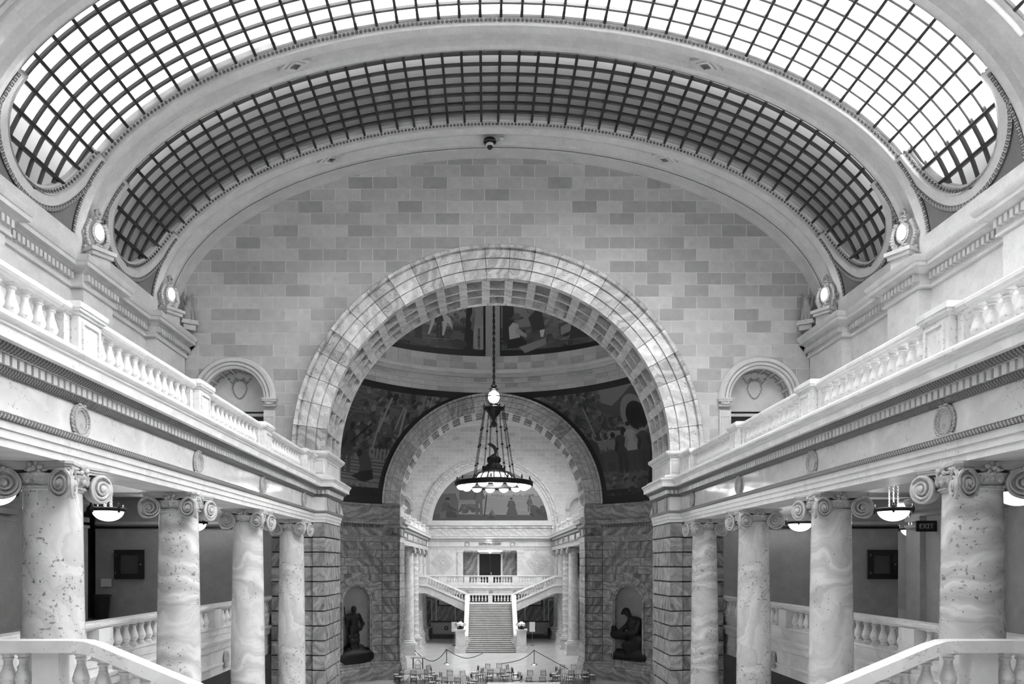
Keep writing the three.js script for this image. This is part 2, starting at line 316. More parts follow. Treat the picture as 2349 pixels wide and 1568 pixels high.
// balusters and balustrades
const balProf = (k) => [[0.105, 0], [0.105, 0.03], [0.085, 0.045], [0.095, 0.06], [0.06, 0.085], [0.075, 0.12], [0.112, 0.19], [0.115, 0.235], [0.095, 0.31], [0.065, 0.4], [0.056, 0.46], [0.06, 0.5], [0.08, 0.515], [0.08, 0.53], [0.065, 0.54], [0.075, 0.56], [0.09, 0.575], [0.1, 0.6]].map(([r, y]) => [r * k, y]);
function balusterGeo(seg, k = 1) { const g = new Geo(); g.add(lathe(balProf(k), seg)); g.box(-0.115 * k, 0.115 * k, -0.035, 0.012, -0.115 * k, 0.115 * k); g.box(-0.11 * k, 0.11 * k, 0.585, 0.63, -0.11 * k, 0.11 * k); return g.build(0.7); }
const BAL = balusterGeo(18), BALF = balusterGeo(8);
function postGeo(w, d, y0, y1) { const g = new Geo(); g.box(-d, d, y0, y1, -w, w); g.box(-d - 0.05, d + 0.05, y0, y0 + 0.1, -w - 0.05, w + 0.05); for (const [e, a, b] of [[0.03, 0, 0.05], [0.07, 0.05, 0.1], [0.09, 0.1, 0.19], [0.05, 0.19, 0.22]]) g.box(-d - e, d + e, y1 + a, y1 + b, -w - e, w + e); return g.build(0); }
const panelFrame = (w, h, t, p) => { const g = new Geo(); g.box(-w, w, h - t, h, -p, 0); g.box(-w, w, -h, -h + t, -p, 0); g.box(-w, -w + t, -h + t, h - t, -p, 0); g.box(w - t, w, -h + t, h - t, -p, 0); return g.build(0); };
const POST = postGeo(0.37, 0.24, 12.22, 12.98), POSTF = panelFrame(0.27, 0.27, 0.035, 0.035), SIDEP = boxG(-0.1, 0.1, 12.36, 12.98, -0.09, 0.09);
const RAILP = [[-0.2, 12.96], [0.12, 12.96], [0.14, 12.99], [0.17, 13.0], [0.2, 13.04], [0.2, 13.1], [0.17, 13.13], [-0.17, 13.13], [-0.2, 13.1]];
function balustrade(label, near) {
  const o = thing('balustrade', label, 'balustrade');
  part('handrail', sweepPlan([[-7.6, -3], [-7.6, 29.9]], RAILP, -1, true).build(0.5), M.pale, o);
  part('plinth', sweepPlan([[-7.6, -3], [-7.6, 29.9]], [[-0.2, 12.3], [0.17, 12.3], [0.17, 12.36], [-0.2, 12.36]], -1, true).build(0.5), M.pale, o);
  const ds = [2.37, 7.64, ...COLD, 29.55];
  ds.forEach((D, i) => {
    const p = part('post', POST, M.pale, o); p.position.set(-7.6, 0, -D);
    const f = part('panel_frame', POSTF, M.pale, p); f.position.set(0.24, 12.62, 0); f.rotation.y = PI / 2;
    if (i) for (const q of [-1, 1]) { const s = part('half_post', SIDEP, M.pale, o); s.position.set(-7.6, 0, -D + q * 0.47); }
    if (i && D > (near ? 7 : 0) && i < 6) {
      const n = i === 1 ? 12 : 12, a = ds[i - 1] + 0.6, b = D - 0.6;
      for (let k = 0; k < n; k++) { const bl = part('baluster', near ? BAL : BALF, M.pale, o); bl.position.set(-7.6, 12.37, -(a + (b - a) * (k + 0.5) / n)); }
    }
  });
  return o;
}
const bal = balustrade('upper marble balustrade above the near columns on the sunlit side', true);
copyTo(bal, 'm', 'upper marble balustrade above the near columns on the exit sign side');
const balF = balustrade('x', false); scene.remove(balF);
copyTo(balF, 'f', 'upper marble balustrade of the far hall above the table with the flat top'); copyTo(balF, 'mf', 'upper marble balustrade of the far hall above the right rope post');

// ---------- floors, hall walls, galleries ----------
const floorG = new Geo(); floorG.box(-24, 24, -0.5, 0, -6, 98);
single('floor', floorG.build(0, 4), M.floor, 'polished pale marble floor under the tables and stairs', null, null, 'structure');
for (const [how, nm, lab] of [['', 'left', 'near hall, bin side'], ['m', 'right', 'near hall, exit sign side'], ['f', 'far_left', 'far hall, flat table side'], ['mf', 'far_right', 'far hall, right rope post side']]) {
  const put = (o) => { if (how) { const c = copyTo(o, how, o.userData.label); scene.remove(o); return c; } return o; };
  // third floor slab, fourth floor slab
  let g = new Geo().box(-24, -9.72, 5.7, FL3, -3, 33.4).box(-24, -17.6, 5.7, FL3, 33.4, 40.4);
  put(single('floor_gallery_' + nm, g.build(0), M.floor, `third floor gallery slab, ${lab}`, null, null, 'structure'));
  g = new Geo().box(-24, -7.95, 11.6, 12.0, -3, 31.4); g.box(-8.45, -8.2, 11.2, 11.6, -3, 32.4); for (const D of [5, 10.3, 15.55, 20.8, 26.1]) g.box(-17.6, -8.45, 11.25, 11.6, D - 0.35, D + 0.35);
  put(single('ceiling_gallery_' + nm, g.build(0), M.ceil, `beamed gallery ceiling that carries the upper walk, ${lab}`, null, null, 'structure'));
  // outer hall wall with pilasters and cornice
  const w = struct('wall_hall_' + nm, `plain grey side wall of the gallery hall, ${lab}`);
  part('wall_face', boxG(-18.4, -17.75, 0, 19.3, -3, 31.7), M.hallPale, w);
  part('outer_wall', boxG(-24.4, -24, 0, 19.3, -3, 45), M.hallPale, w);
  part('cornice', sweepPlan([[-17.75, -3], [-17.75, 31.7]], [[0, 10.75], [0.06, 10.78], [0.06, 10.95], [0.16, 11.02], [0.2, 11.2], [0.32, 11.3], [0.36, 11.5], [0, 11.6]], -1).build(0.5), M.hallPale, w);
  for (const D of [10.5, 15.8, 21.0, 26.4, 31.2]) part('pilaster', new Geo().box(-17.76, -17.5, FL3, 10.3, D - 0.5, D + 0.5).box(-17.76, -17.44, 10.3, 10.42, D - 0.55, D + 0.55).box(-17.76, -17.46, 10.55, 10.75, D - 0.55, D + 0.55).build(0), M.hallPale, w);
  put(w);
  // gallery end wall facing the viewer
  const e = struct('wall_gallery_end_' + nm, `dark grey end wall of the gallery hall, ${lab}`);
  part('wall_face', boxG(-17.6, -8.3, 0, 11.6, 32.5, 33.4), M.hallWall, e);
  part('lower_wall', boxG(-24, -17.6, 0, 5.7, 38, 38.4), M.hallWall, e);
  part('picture_rail', boxG(-17.6, -8.5, 10.32, 10.42, 32.42, 32.5), M.black, e);
  part('head_band', boxG(-17.6, -8.5, 10.5, 10.62, 32.42, 32.5), M.hallPale, e);
  part('passage_end_wall', boxG(-24, -17.6, 5.7, 11.6, 40, 40.4), M.hallPale, e);
  part('passage_side_wall', boxG(-17.75, -17.6, 5.7, 11.6, 33.4, 40), M.hallPale, e);
  part('passage_ceiling', boxG(-24, -17.6, 11.6, 12, 31.4, 40.4), M.ceil, e);
  part('passage_door', boxG(-19.6, -18.1, FL3, 9.3, 39.9, 40.0), M.hallWall, e);
  put(e);
  // gallery front: moulded edge with cartouches, then a balustrade
  const f = thing('gallery_balustrade', `lower gallery balustrade behind the columns, ${lab}`, 'balustrade');
  const gp = [[-9.5, -3], [-9.5, 32.5]];
  part('edge_beam', sweepPlan(gp, [[-0.4, 5.05], [0.02, 5.05], [0.02, 5.32], [0.07, 5.34], [0.07, 5.4], [0.02, 5.42], [0.02, 5.85], [0.1, 5.9], [0.13, 6.0], [0.13, 6.1], [0.2, 6.13], [0.24, 6.22], [0.06, 6.26], [0.06, 6.4], [-0.4, 6.4]], -1, true).build(0.4), M.pale, f);
  part('plinth', sweepPlan(gp, [[-0.2, 6.4], [0.1, 6.4], [0.1, 6.6], [0.14, 6.62], [0.14, 6.68], [-0.2, 6.68]], -1, true).build(0.4), M.pale, f);
  part('handrail', sweepPlan(gp, RAILP.map(([o2, y]) => [o2 * 1.15, y - 5.7]), -1, true).build(0.5), M.pale, f);
  const near = !how.includes('f');
  const posts = [13.6, 17.2, 20.8, 24.4, 28.0, 31.6, 10, 6.4, 2.8];
  const pg = boxG(-0.22, 0.22, 6.66, 7.28, -0.32, 0.32);
  for (const D of posts) {
    const p = part('post', pg, M.pale, f); p.position.set(-9.5, 0, -D);
    const c = part('cartouche', wreathG, M.carved, f); c.position.set(-9.44, 5.5, -D - 1.1); c.rotation.y = PI / 2; c.scale.set(0.75, 0.95, 1.5);
    if (D > 8 || !near) for (let k = 0; k < 7; k++) { const b = part('baluster', near ? BAL : BALF, M.pale, f); b.position.set(-9.5, 6.68, -(D - 3.6 + 0.55 + k * 0.415)); }
  }
  put(f);
}
// small bowl lamps of the galleries
const bowlProf = []; for (let i = 0; i <= 10; i++) { const a = i / 10 * PI / 2; bowlProf.push([0.46 * sin(a), -0.34 * cos(a)]); }
function pendant(x, D, label, lit = true) {
  const o = thing('bowl_pendant', label, 'pendant lamp', 'gallery bowl lamps'); o.position.set(x, 10.45, -D);
  part('bowl', lathe(bowlProf, 28), M.glow, o);
  part('rim', lathe([[0.47, -0.03], [0.52, 0], [0.53, 0.05], [0.49, 0.09], [0.45, 0.07], [0.46, -0.02]], 28), M.darkBronze, o);
  for (let k = 0; k < 4; k++) {
    const a = k * PI / 2 + 0.5, f = part('finial', new Geo().add(lathe([[0, -0.12], [0.035, -0.08], [0.06, 0.02], [0.045, 0.1], [0.02, 0.14], [0.03, 0.18], [0, 0.22]], 8)).build(0.8), M.darkBronze, o); f.position.set(0.53 * cos(a), 0.02, 0.53 * sin(a));
    const ch = new Geo(), link = new THREE.TorusGeometry(0.028, 0.008, 4, 8); for (let q = 0; q < 15; q++) ch.add(link, T4(0.12 * cos(a), 0.12 + q * 0.05, -0.12 * sin(a), a + (q % 2) * PI / 2, 1, 1.15, 1)); part('chain', ch.build(0.9), M.chrome, o);
  }
  part('ceiling_cup', lathe([[0.16, 0.84], [0.15, 0.9], [0.05, 1.15], [0.001, 1.15]], 16), M.darkBronze, o);
  if (lit) { const L = new THREE.PointLight(0xffffff, 36, 0, 2); L.position.set(0, -0.2, 0); L.castShadow = true; L.shadow.radius = 8; o.add(L); }
  return o;
}
const pn = ['by the frame edge', 'over the small black wall case', 'deepest in the gallery, half behind a column'];
[[11.9, 17.2], [12.4, 23.4], [12.5, 30.6]].forEach(([x, D], i) => { pendant(-x, D, `glowing bowl pendant lamp ${pn[i]}, bin side gallery`); pendant(x, D, `glowing bowl pendant lamp ${pn[i]}, exit sign side gallery`); });
pendant(20.2, 36, 'small glowing bowl pendant in the passage left of the exit sign');
// ---------- piers and the great arches ----------
const AY = 13.4, RI = 7.05, RO = 8.44, PF = 30.3, PB = 33.5;
const COURSE = 0.605, C0 = 1.39;                             // ashlar courses from the base mould up to the architrave
function stoneBox(x0, x1, y0, y1, D0, D1, e = 0.012) {       // block with chamfered edges towards its neighbours
  return new Geo().add(new RoundedBoxGeometry(x1 - x0 - e, y1 - y0 - e * 3.6, D1 - D0 - e, 1, 0.02), T4((x0 + x1) / 2, (y0 + y1) / 2, (D0 + D1) / 2)).build(0, 2.4, rnd(), rnd());
}
function pier(label) {
  const o = thing('pier', label, 'pier');
  part('core', new Geo().box(-9.3, -7.12, 0, EB, 30.55, 33.45).box(-7.55, -7.12, 0, EB, 30.37, 30.6).build(0), M.joint, o);
  const rows = 15;
  for (let k = 0; k < rows; k++) {
    const y0 = C0 + k * COURSE, y1 = y0 + COURSE, m = () => pick(M.ashlar), j = k % 2 ? 0.35 : 0;
    part('stone', stoneBox(-7.58, -7.05, y0, y1, 30.3, 31.15 + j), m(), o);
    part('stone', stoneBox(-7.3, -7.05, y0, y1, 31.15 + j, 32.25 + j * 0.6), m(), o);
    part('stone', stoneBox(-7.3, -7.05, y0, y1, 32.25 + j * 0.6, 33.5), m(), o);
    part('stone', stoneBox(-8.4, -7.58, y0, y1, 30.42, 30.8), m(), o);
    part('stone', stoneBox(-9.3, -8.4, y0, y1, 30.42, 30.8), m(), o);
  }
  part('base_mould', sweepPlan([[-9.3, 30.3], [-7.05, 30.3], [-7.05, 33.5]], [[0, 0], [0.16, 0], [0.16, 0.95], [0.12, 1.0], [0.14, 1.08], [0.08, 1.16], [0.09, 1.24], [0, 1.38]], -1).build(0.5), M.ashlar[1], o);
  // pedestal block over the cornice that carries the arch
  part('pedestal', new Geo().box(-8.5, -7.05, 12.22, 13.2, 30.3, 33.5).build(0), M.pale, o);
  part('pedestal_cap', sweepPlan([[-8.6, 30.3], [-7.05, 30.3], [-7.05, 33.5]], [[0, 13.1], [0.04, 13.12], [0.07, 13.18], [0.16, 13.22], [0.2, 13.28], [0.2, 13.36], [0.1, 13.4], [-0.4, 13.4], [-0.4, 13.1]], -1).build(0.5), M.pale, o);
  part('pedestal_foot', sweepPlan([[-8.6, 30.3], [-7.05, 30.3], [-7.05, 33.5]], [[0, 12.2], [0.1, 12.2], [0.1, 12.36], [0.03, 12.42], [0, 12.42]], -1).build(0.5), M.pale, o);
  let f = part('panel_frame', panelFrame(0.2, 0.27, 0.04, 0.03), M.pale, o); f.position.set(-7.32, 12.77, -30.3);
  f = part('panel_frame', panelFrame(1.3, 0.27, 0.05, 0.03), M.pale, o); f.position.set(-7.05, 12.77, -31.9); f.rotation.y = PI / 2;
  return o;
}
const p1 = pier('tall banded marble pier between the near columns and the left rotunda niche');
copyTo(p1, 'm', 'tall banded marble pier between the near columns and the right rotunda niche');
copyTo(p1, 'f', 'far marble pier beside the standing table with the flat top'); copyTo(p1, 'mf', 'far marble pier beside the right end of the velvet ropes');
// great arch: voussoirs on both faces, coffered soffit
const archP = (D, s) => [[RI, D + s * 0.3], [RI, D], [RI + 0.36, D], [RI + 0.37, D + s * 0.05], [RI + 0.4, D + s * 0.05], [RI + 0.41, D - s * 0.02], [RI + 0.78, D - s * 0.02], [RI + 0.79, D + s * 0.03], [RI + 0.82, D + s * 0.03], [RI + 0.83, D - s * 0.05], [RI + 1.13, D - s * 0.05], [RI + 1.15, D + s * 0.02], [RI + 1.19, D + s * 0.02], [RI + 1.22, D - s * 0.1], [RI + 1.34, D - s * 0.13], [RO, D - s * 0.05], [RO, D + s * 0.7]];
const NV = 25, vAng = PI / NV;
const vG = [1, -1].map((s) => [0, 1, 2].map((k) => { const g = sweepArch(archP(s > 0 ? PF : PB, s), 0, 0, 0.0012, vAng - 0.0012, 6, true, 1, true); g.own = false; return g.build(0.4, 2.4, k * 0.31, k * 0.57); }));
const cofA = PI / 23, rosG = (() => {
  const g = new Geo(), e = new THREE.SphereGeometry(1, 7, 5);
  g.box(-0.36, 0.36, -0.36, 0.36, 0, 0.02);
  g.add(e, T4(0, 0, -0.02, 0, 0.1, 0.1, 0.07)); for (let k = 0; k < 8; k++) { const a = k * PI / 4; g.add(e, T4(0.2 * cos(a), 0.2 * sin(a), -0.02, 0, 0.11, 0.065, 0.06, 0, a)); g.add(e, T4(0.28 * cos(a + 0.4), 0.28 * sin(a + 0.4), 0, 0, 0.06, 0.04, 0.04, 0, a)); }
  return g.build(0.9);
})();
function greatArch(label) {
  const o = thing('arch', label, 'arch'); o.position.set(0, AY, 0);
  for (const f of [0, 1]) for (let k = 0; k < NV; k++) { const v = part('voussoir', vG[f][k % 3], pick(M.arch), o); v.rotation.z = k * vAng; }
  const rib = new Geo(), W = PB - PF;
  for (const [a, b] of [[1.13, 1.27], [1.97, 2.11]]) rib.add(sweepArch([[RI + 0.4, PF + a], [RI, PF + a], [RI, PF + b], [RI + 0.4, PF + b]], 0, 0, 0, PI, 92, false).build(0.3));
  for (let k = 0; k <= 23; k++) { const h = k === 0 || k === 23 ? 0.09 : 0.19, a0 = max(0, k * cofA - h / RI * 0.9), a1 = min(PI, k * cofA + h / RI * 0.9); rib.add(sweepArch([[RI + 0.4, PF + 0.3], [RI, PF + 0.3], [RI, PB - 0.3], [RI + 0.4, PB - 0.3]], 0, 0, a0, a1, 3, false, 1, true).build(0.3)); }
  part('soffit_ribs', rib.build(0.3, 2.4), M.arch[1], o);
  for (let k = 0; k < 23; k++) for (let r = 0; r < 3; r++) {
    const a = (k + 0.5) * cofA, D = PF + [0.72, 1.62, 2.5][r], c = part('coffer', rosG, M.ornament, o);  // rosettes toned darker, the shadow of the recess is in the colour
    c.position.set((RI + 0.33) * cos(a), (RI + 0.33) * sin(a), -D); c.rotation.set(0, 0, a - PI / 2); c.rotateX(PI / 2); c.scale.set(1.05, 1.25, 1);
  }
  part('core', sweepArch([[RI + 0.42, PF + 0.25], [RI + 0.42, PB - 0.25], [RO - 0.02, PB - 0.2], [RO - 0.02, PF + 0.2]], 0, 0, 0, PI, 60, true).build(0.3), M.joint, o);
  return o;
}
const ga = greatArch('big coffered marble arch that frames the rotunda murals and chandelier');
copyTo(ga, 'f', 'smaller looking coffered arch behind the chandelier, opening to the far hall');

// ---------- the end wall over the arch: grey blocks ----------
const VA = 13.35, VB = 6.87, VY = 18.8, NX = 10.97, NY = 15.66, NR = 1.3;
const lowAt = (x, y) => {                                    // lowest wall height at x because of the openings
  let lo = y; const ax = abs(x);
  if (ax < 7.75) lo = max(lo, AY + sqrt(7.75 * 7.75 - ax * ax)); const dn = abs(ax - NX); if (dn < NR) lo = max(lo, NY + sqrt(NR * NR - dn * dn));
  return lo;
};
const highAt = (x) => { const ax = abs(x); return ax < VA ? VY + VB * sqrt(1 - ax * ax / VA / VA) + 0.05 : VY; };
function slab(x0, x1, y0, y1, Df, Db, cut) {                 // upright slab cut by the openings and the vault
  const g = new Geo(), n = cut ? 12 : 1; let any = false;
  for (let i = 0; i < n; i++) {
    const a = x0 + (x1 - x0) * i / n, b = x0 + (x1 - x0) * (i + 1) / n, la = max(y0, lowAt(a, y0)), lb = max(y0, lowAt(b, y0)), ha = min(y1, highAt(a)), hb = min(y1, highAt(b));
    if (ha - la < 0.004 && hb - lb < 0.004) continue; any = true;
    const LA = min(la, max(ha, y0)), LB = min(lb, max(hb, y0)), HA = max(ha, LA), HB = max(hb, LB);
    g.quad(V(a, LA, Df), V(b, LB, Df), V(b, HB, Df), V(a, HA, Df)); g.quad(V(a, HA, Df), V(b, HB, Df), V(b, HB, Db), V(a, HA, Db)); g.quad(V(a, LA, Db), V(b, LB, Db), V(b, LB, Df), V(a, LA, Df));
    if (i === 0) g.quad(V(a, LA, Db), V(a, LA, Df), V(a, HA, Df), V(a, HA, Db)); if (i === n - 1) g.quad(V(b, LB, Df), V(b, LB, Db), V(b, HB, Db), V(b, HB, Df));
  }
  return any ? g : null;
}
function lunetteWall(name, label, Df, blockMats) {
  const o = struct(name, label), list = [], BH = 0.5, BW = 1.04;
  for (let r = 0; r < 28; r++) {
    const y0 = 11.92 + r * BH, y1 = y0 + BH;
    for (let x = -14.04 + (r % 2) * BW / 2; x < 13.5; x += BW) {
      const x0 = max(x, -13.4) + 0.013, x1 = min(x + BW, 13.4) - 0.013; if (x1 - x0 < 0.05) continue;
      const cut = [x0, x1, (x0 + x1) / 2].some((q) => lowAt(q, y0) > y0 || highAt(q) < y1);
      const g = slab(x0, x1, y0 + 0.012, y1 - 0.012, Df + 0.033, Df + 0.06, cut); if (g) list.push([g, abs((x0 + x1) / 2) * 0.2 - y0 + (cut ? 3 : 0)]);
    }
  }
  list.sort((a, b) => a[1] - b[1]);
  const rest = {};
  list.forEach(([g], i) => { const m = Math.floor(rnd() * blockMats.length); if (i < 300) part('block', g.build(0, 2, rnd(), rnd()), blockMats[m], o); else (rest[m] ??= new Geo()).p.push(...g.p); });
  for (const m in rest) part('block_field', rest[m].build(0, 2), blockMats[m], o, 'stuff');
  const back = new Geo(); for (let x = -13.6; x < 13.59; x += 0.2) { const g = slab(x, x + 0.2, 11.9, 26.2, Df + 0.045, Df + 0.5, true); if (g) back.p.push(...g.p); }
  part('wall_body', back.build(0), M.mortar, o);
  return o;
}
lunetteWall('wall_end', 'tall end wall of pale and mid grey painted blocks around the big arch', WALLD, M.blocks);
// arched doorways of the upper walk
function archedDoor(label, how) {
  const o = thing('doorway', label, 'doorway');
  part('archivolt', sweepArch([[1.24, 31.0], [1.24, 30.84], [1.3, 30.8], [1.33, 30.8], [1.34, 30.86], [1.37, 30.86], [1.38, 30.77], [1.48, 30.77], [1.49, 30.83], [1.52, 30.83], [1.53, 30.74], [1.66, 30.72], [1.72, 30.78], [1.76, 30.9]], -NX, NY, 0, PI, 36).build(0.5), M.plaster, o);
  part('reveal', sweepArch([[1.26, 30.85], [1.26, 31.9]], -NX, NY, 0, PI, 30).build(0.5), M.plaster, o);
  const rev = new Geo(); for (const s of [-1, 1]) rev.box(-NX + s * 1.26 - 0.02, -NX + s * 1.26 + 0.02, 12, NY, 30.95, 31.9); part('jamb', rev.build(0), M.plaster, o);
  part('tympanum', boxG(-NX - 1.28, -NX + 1.28, NY - 0.35, NY + 1.28, 31.6, 31.68), M.plaster, o);
  part('transom', new Geo().box(-NX - 1.28, -NX + 1.28, NY - 0.42, NY - 0.3, 31.45, 31.6).box(-NX - 1.28, -NX + 1.28, NY - 0.62, NY - 0.5, 31.5, 31.6).build(0), M.plaster, o);
  part('door_leaf', boxG(-NX - 1.28, -NX + 1.28, 12, NY - 0.35, 31.62, 31.7), M.black, o);
  for (const s of [-1, 1]) {
    const x = -NX + s * 1.5; part('pilaster', new Geo().box(x - 0.24, x + 0.24, 12, NY - 0.5, 30.78, 31).build(0), M.plaster, o); const f = part('pilaster_panel', panelFrame(0.17, 1.35, 0.03, 0.03), M.plaster, o); f.position.set(x, NY - 2.1, -30.78);
    part('pilaster_capital', new Geo().box(x - 0.26, x + 0.26, NY - 0.34, NY - 0.28, 30.74, 31).box(x - 0.32, x + 0.32, NY - 0.06, NY, 30.68, 31).box(x - 0.28, x + 0.28, NY - 0.14, NY - 0.06, 30.72, 31).add(wreathG, T4(x, NY - 0.2, 30.76, 0, 0.8, 0.3, 1)).build(0.5), M.plaster, o);
  }
  const orn = new Geo(), b = new THREE.SphereGeometry(1, 6, 5);
  for (let k = 0; k < 24; k++) { const a = k / 24 * 2 * PI; orn.add(b, T4(-NX + 0.3 * cos(a) * (1 - 0.3 * max(0, -sin(a))), NY + 0.55 + 0.4 * sin(a), 31.59, 0, 0.06, 0.03, 0.02, 0, a + 1)); }
  for (const s of [-1, 1]) for (let k = 0; k < 9; k++) orn.add(b, T4(-NX + s * (0.08 + k * 0.05), NY + 0.9 + 0.1 * sin(k), 31.59, 0, 0.06, 0.03, 0.02, 0, k));
  part('cartouche', orn.build(0.9), M.ornament, o);
  const cof = panelFrame(0.16, 0.16, 0.035, 0.04); for (let k = 0; k < 9; k++) for (const D of [31.2, 31.55]) { const a = (k + 0.5) * PI / 9, c = part('coffer', cof, M.ornament, o); c.position.set(-NX + 1.25 * cos(a), NY + 1.25 * sin(a), -D); c.rotation.set(0, 0, a - PI / 2); c.rotateX(PI / 2); }  // door coffers coloured dark to stand for shade in the recesses
  return o;
}
const ad = archedDoor('arched plaster doorway in the block wall on the sunlit side');
copyTo(ad, 'm', 'arched plaster doorway in the block wall on the exit sign side');
// ---------- the barrel vault with glass bays ----------
const ARC = (() => { const t = [0], n = 2000; let px = -VA, py = 0; for (let i = 1; i <= n; i++) { const a = PI - PI * i / n, x = VA * cos(a), y = VB * sin(a); t.push(t[i - 1] + Math.hypot(x - px, y - py)); px = x; py = y; } return t; })();
const AL = ARC[2000];
function vp(s, D, off) {                                     // point on the vault: s metres along the arc, off metres above the soffit
  let a;
  if (s <= 0) return V(-VA - off, VY + s, D); if (s >= AL) return V(VA + off, VY - (s - AL), D);
  let lo = 0, hi = 2000; while (hi - lo > 1) { const m = (lo + hi) >> 1; if (ARC[m] < s) lo = m; else hi = m; }
  a = PI - PI * (lo + (s - ARC[lo]) / (ARC[hi] - ARC[lo])) / 2000;
  const nx = cos(a) / VA, ny = sin(a) / VB, l = Math.hypot(nx, ny);
  return V(VA * cos(a) + off * nx / l, VY + VB * sin(a) + off * ny / l, D);
}
const vaultLoft = (pts, prof, strip) => {                    // pts: [s, D, ns, nD] outline with in-plane normal; prof: [in-plane, off]
  const rows = pts.map(([s, D, ns, nD]) => prof.map(([a, o]) => vp(s + ns * a, D + nD * a, o))); return new Geo().grid(rows, false, strip);
};
const across = (s0, s1, n, D, sg) => Array.from({ length: n + 1 }, (_, i) => [s0 + (s1 - s0) * i / n, D, 0, sg]);
const S0 = 0.2;                                              // spandrel foot
// transverse rib: nearDepth..farDepth
function rib(D0, D1, label, wall) {
  const o = struct('ceiling_rib', label), W = D1 - D0;
  const prof = wall ? [[0, 0.36], [0, 0.12], [0.1, 0.06], [0.32, 0.02], [0.36, 0.2], [0.8, 0.26], [1.0, 0.12], [1.05, 0], [1.2, 0], [1.24, 0.08], [1.32, 0.08], [1.36, 0], [W, 0.02]]
    : [[0, 0.36], [0, 0.1], [0.06, 0.05], [0.2, 0], [0.28, 0], [0.34, 0.16], [0.8, 0.2], [0.86, 0.05], [0.95, 0], [1.02, 0], [W, 0.08], [W, 0.36]];
  part('soffit', vaultLoft(across(-1.3, AL + 1.3, 120, D0, 1), prof).build(0.5, 3), M.plaster, o);
  if (wall) part('key_band', vaultLoft(across(-1, AL + 1, 120, D0 + 1.245, 1), [[0, 0.06], [0.07, 0.03]], 0.22).build(0.5), M.key, o);
  // diamonds
  for (const s of [9.6, AL - 9.6]) {
    const g = new Geo(), m = D0 + (wall ? 0.58 : 0.57); for (const [r, o0, q] of [[0.42, 0.06, 0.28], [0.26, 0.03, 0.15]]) { const A = [[-r * 1.3, 0], [0, r], [r * 1.3, 0], [0, -r]], B = A.map(([x, y]) => [x * q / r, y * q / r]); for (let k = 0; k < 4; k++) { const n = (k + 1) % 4; g.quad(vp(s + A[k][0], m + A[k][1], o0), vp(s + A[n][0], m + A[n][1], o0), vp(s + B[n][0], m + B[n][1], o0), vp(s + B[k][0], m + B[k][1], o0)); g.quad(vp(s + A[k][0], m + A[k][1], o0), vp(s + A[n][0], m + A[n][1], o0), vp(s + A[n][0], m + A[n][1], 0.16), vp(s + A[k][0], m + A[k][1], 0.16)); } }
    part('diamond_panel', g.build(0), M.plaster, o);
  }
  return o;
}
function outline(D0, D1) {                                   // glazed opening of a bay: [s, D, ns, nD], normal pointing into the glass
  const sh = 0.33, sc = 2.55, R = (D1 - D0) / 2 - sh, Dm = (D0 + D1) / 2, sS = 2.85, pts = [];
  const half = (fs, q) => {
    const a = [];
    for (let i = 0; i <= 40; i++) { const s = sS + (AL / 2 - sS) * (1 - i / 40); a.push([s, D0, 0, 1]); }
    a.push([sS, D0, 0, 1]); a.push([sS, D0 + sh, 0.0, 1]);
    for (let i = 0; i <= 24; i++) { const t = -PI / 2 + PI * i / 24; a.push([sc - R * cos(t), Dm + R * sin(t), cos(t), -sin(t)]); }
    a.push([sS, D1 - sh, 0, -1]); a.push([sS, D1, 0, -1]);
    for (let i = 0; i <= 40; i++) { const s = sS + (AL / 2 - sS) * (i / 40); a.push([s, D1, 0, -1]); }
    return a;
  };
  const h = half(); const m = h.map(([s, D, a, b]) => [AL - s, D, -a, b]).reverse();
  return [h, m];
}
const eggS = new THREE.SphereGeometry(1, 6, 5);
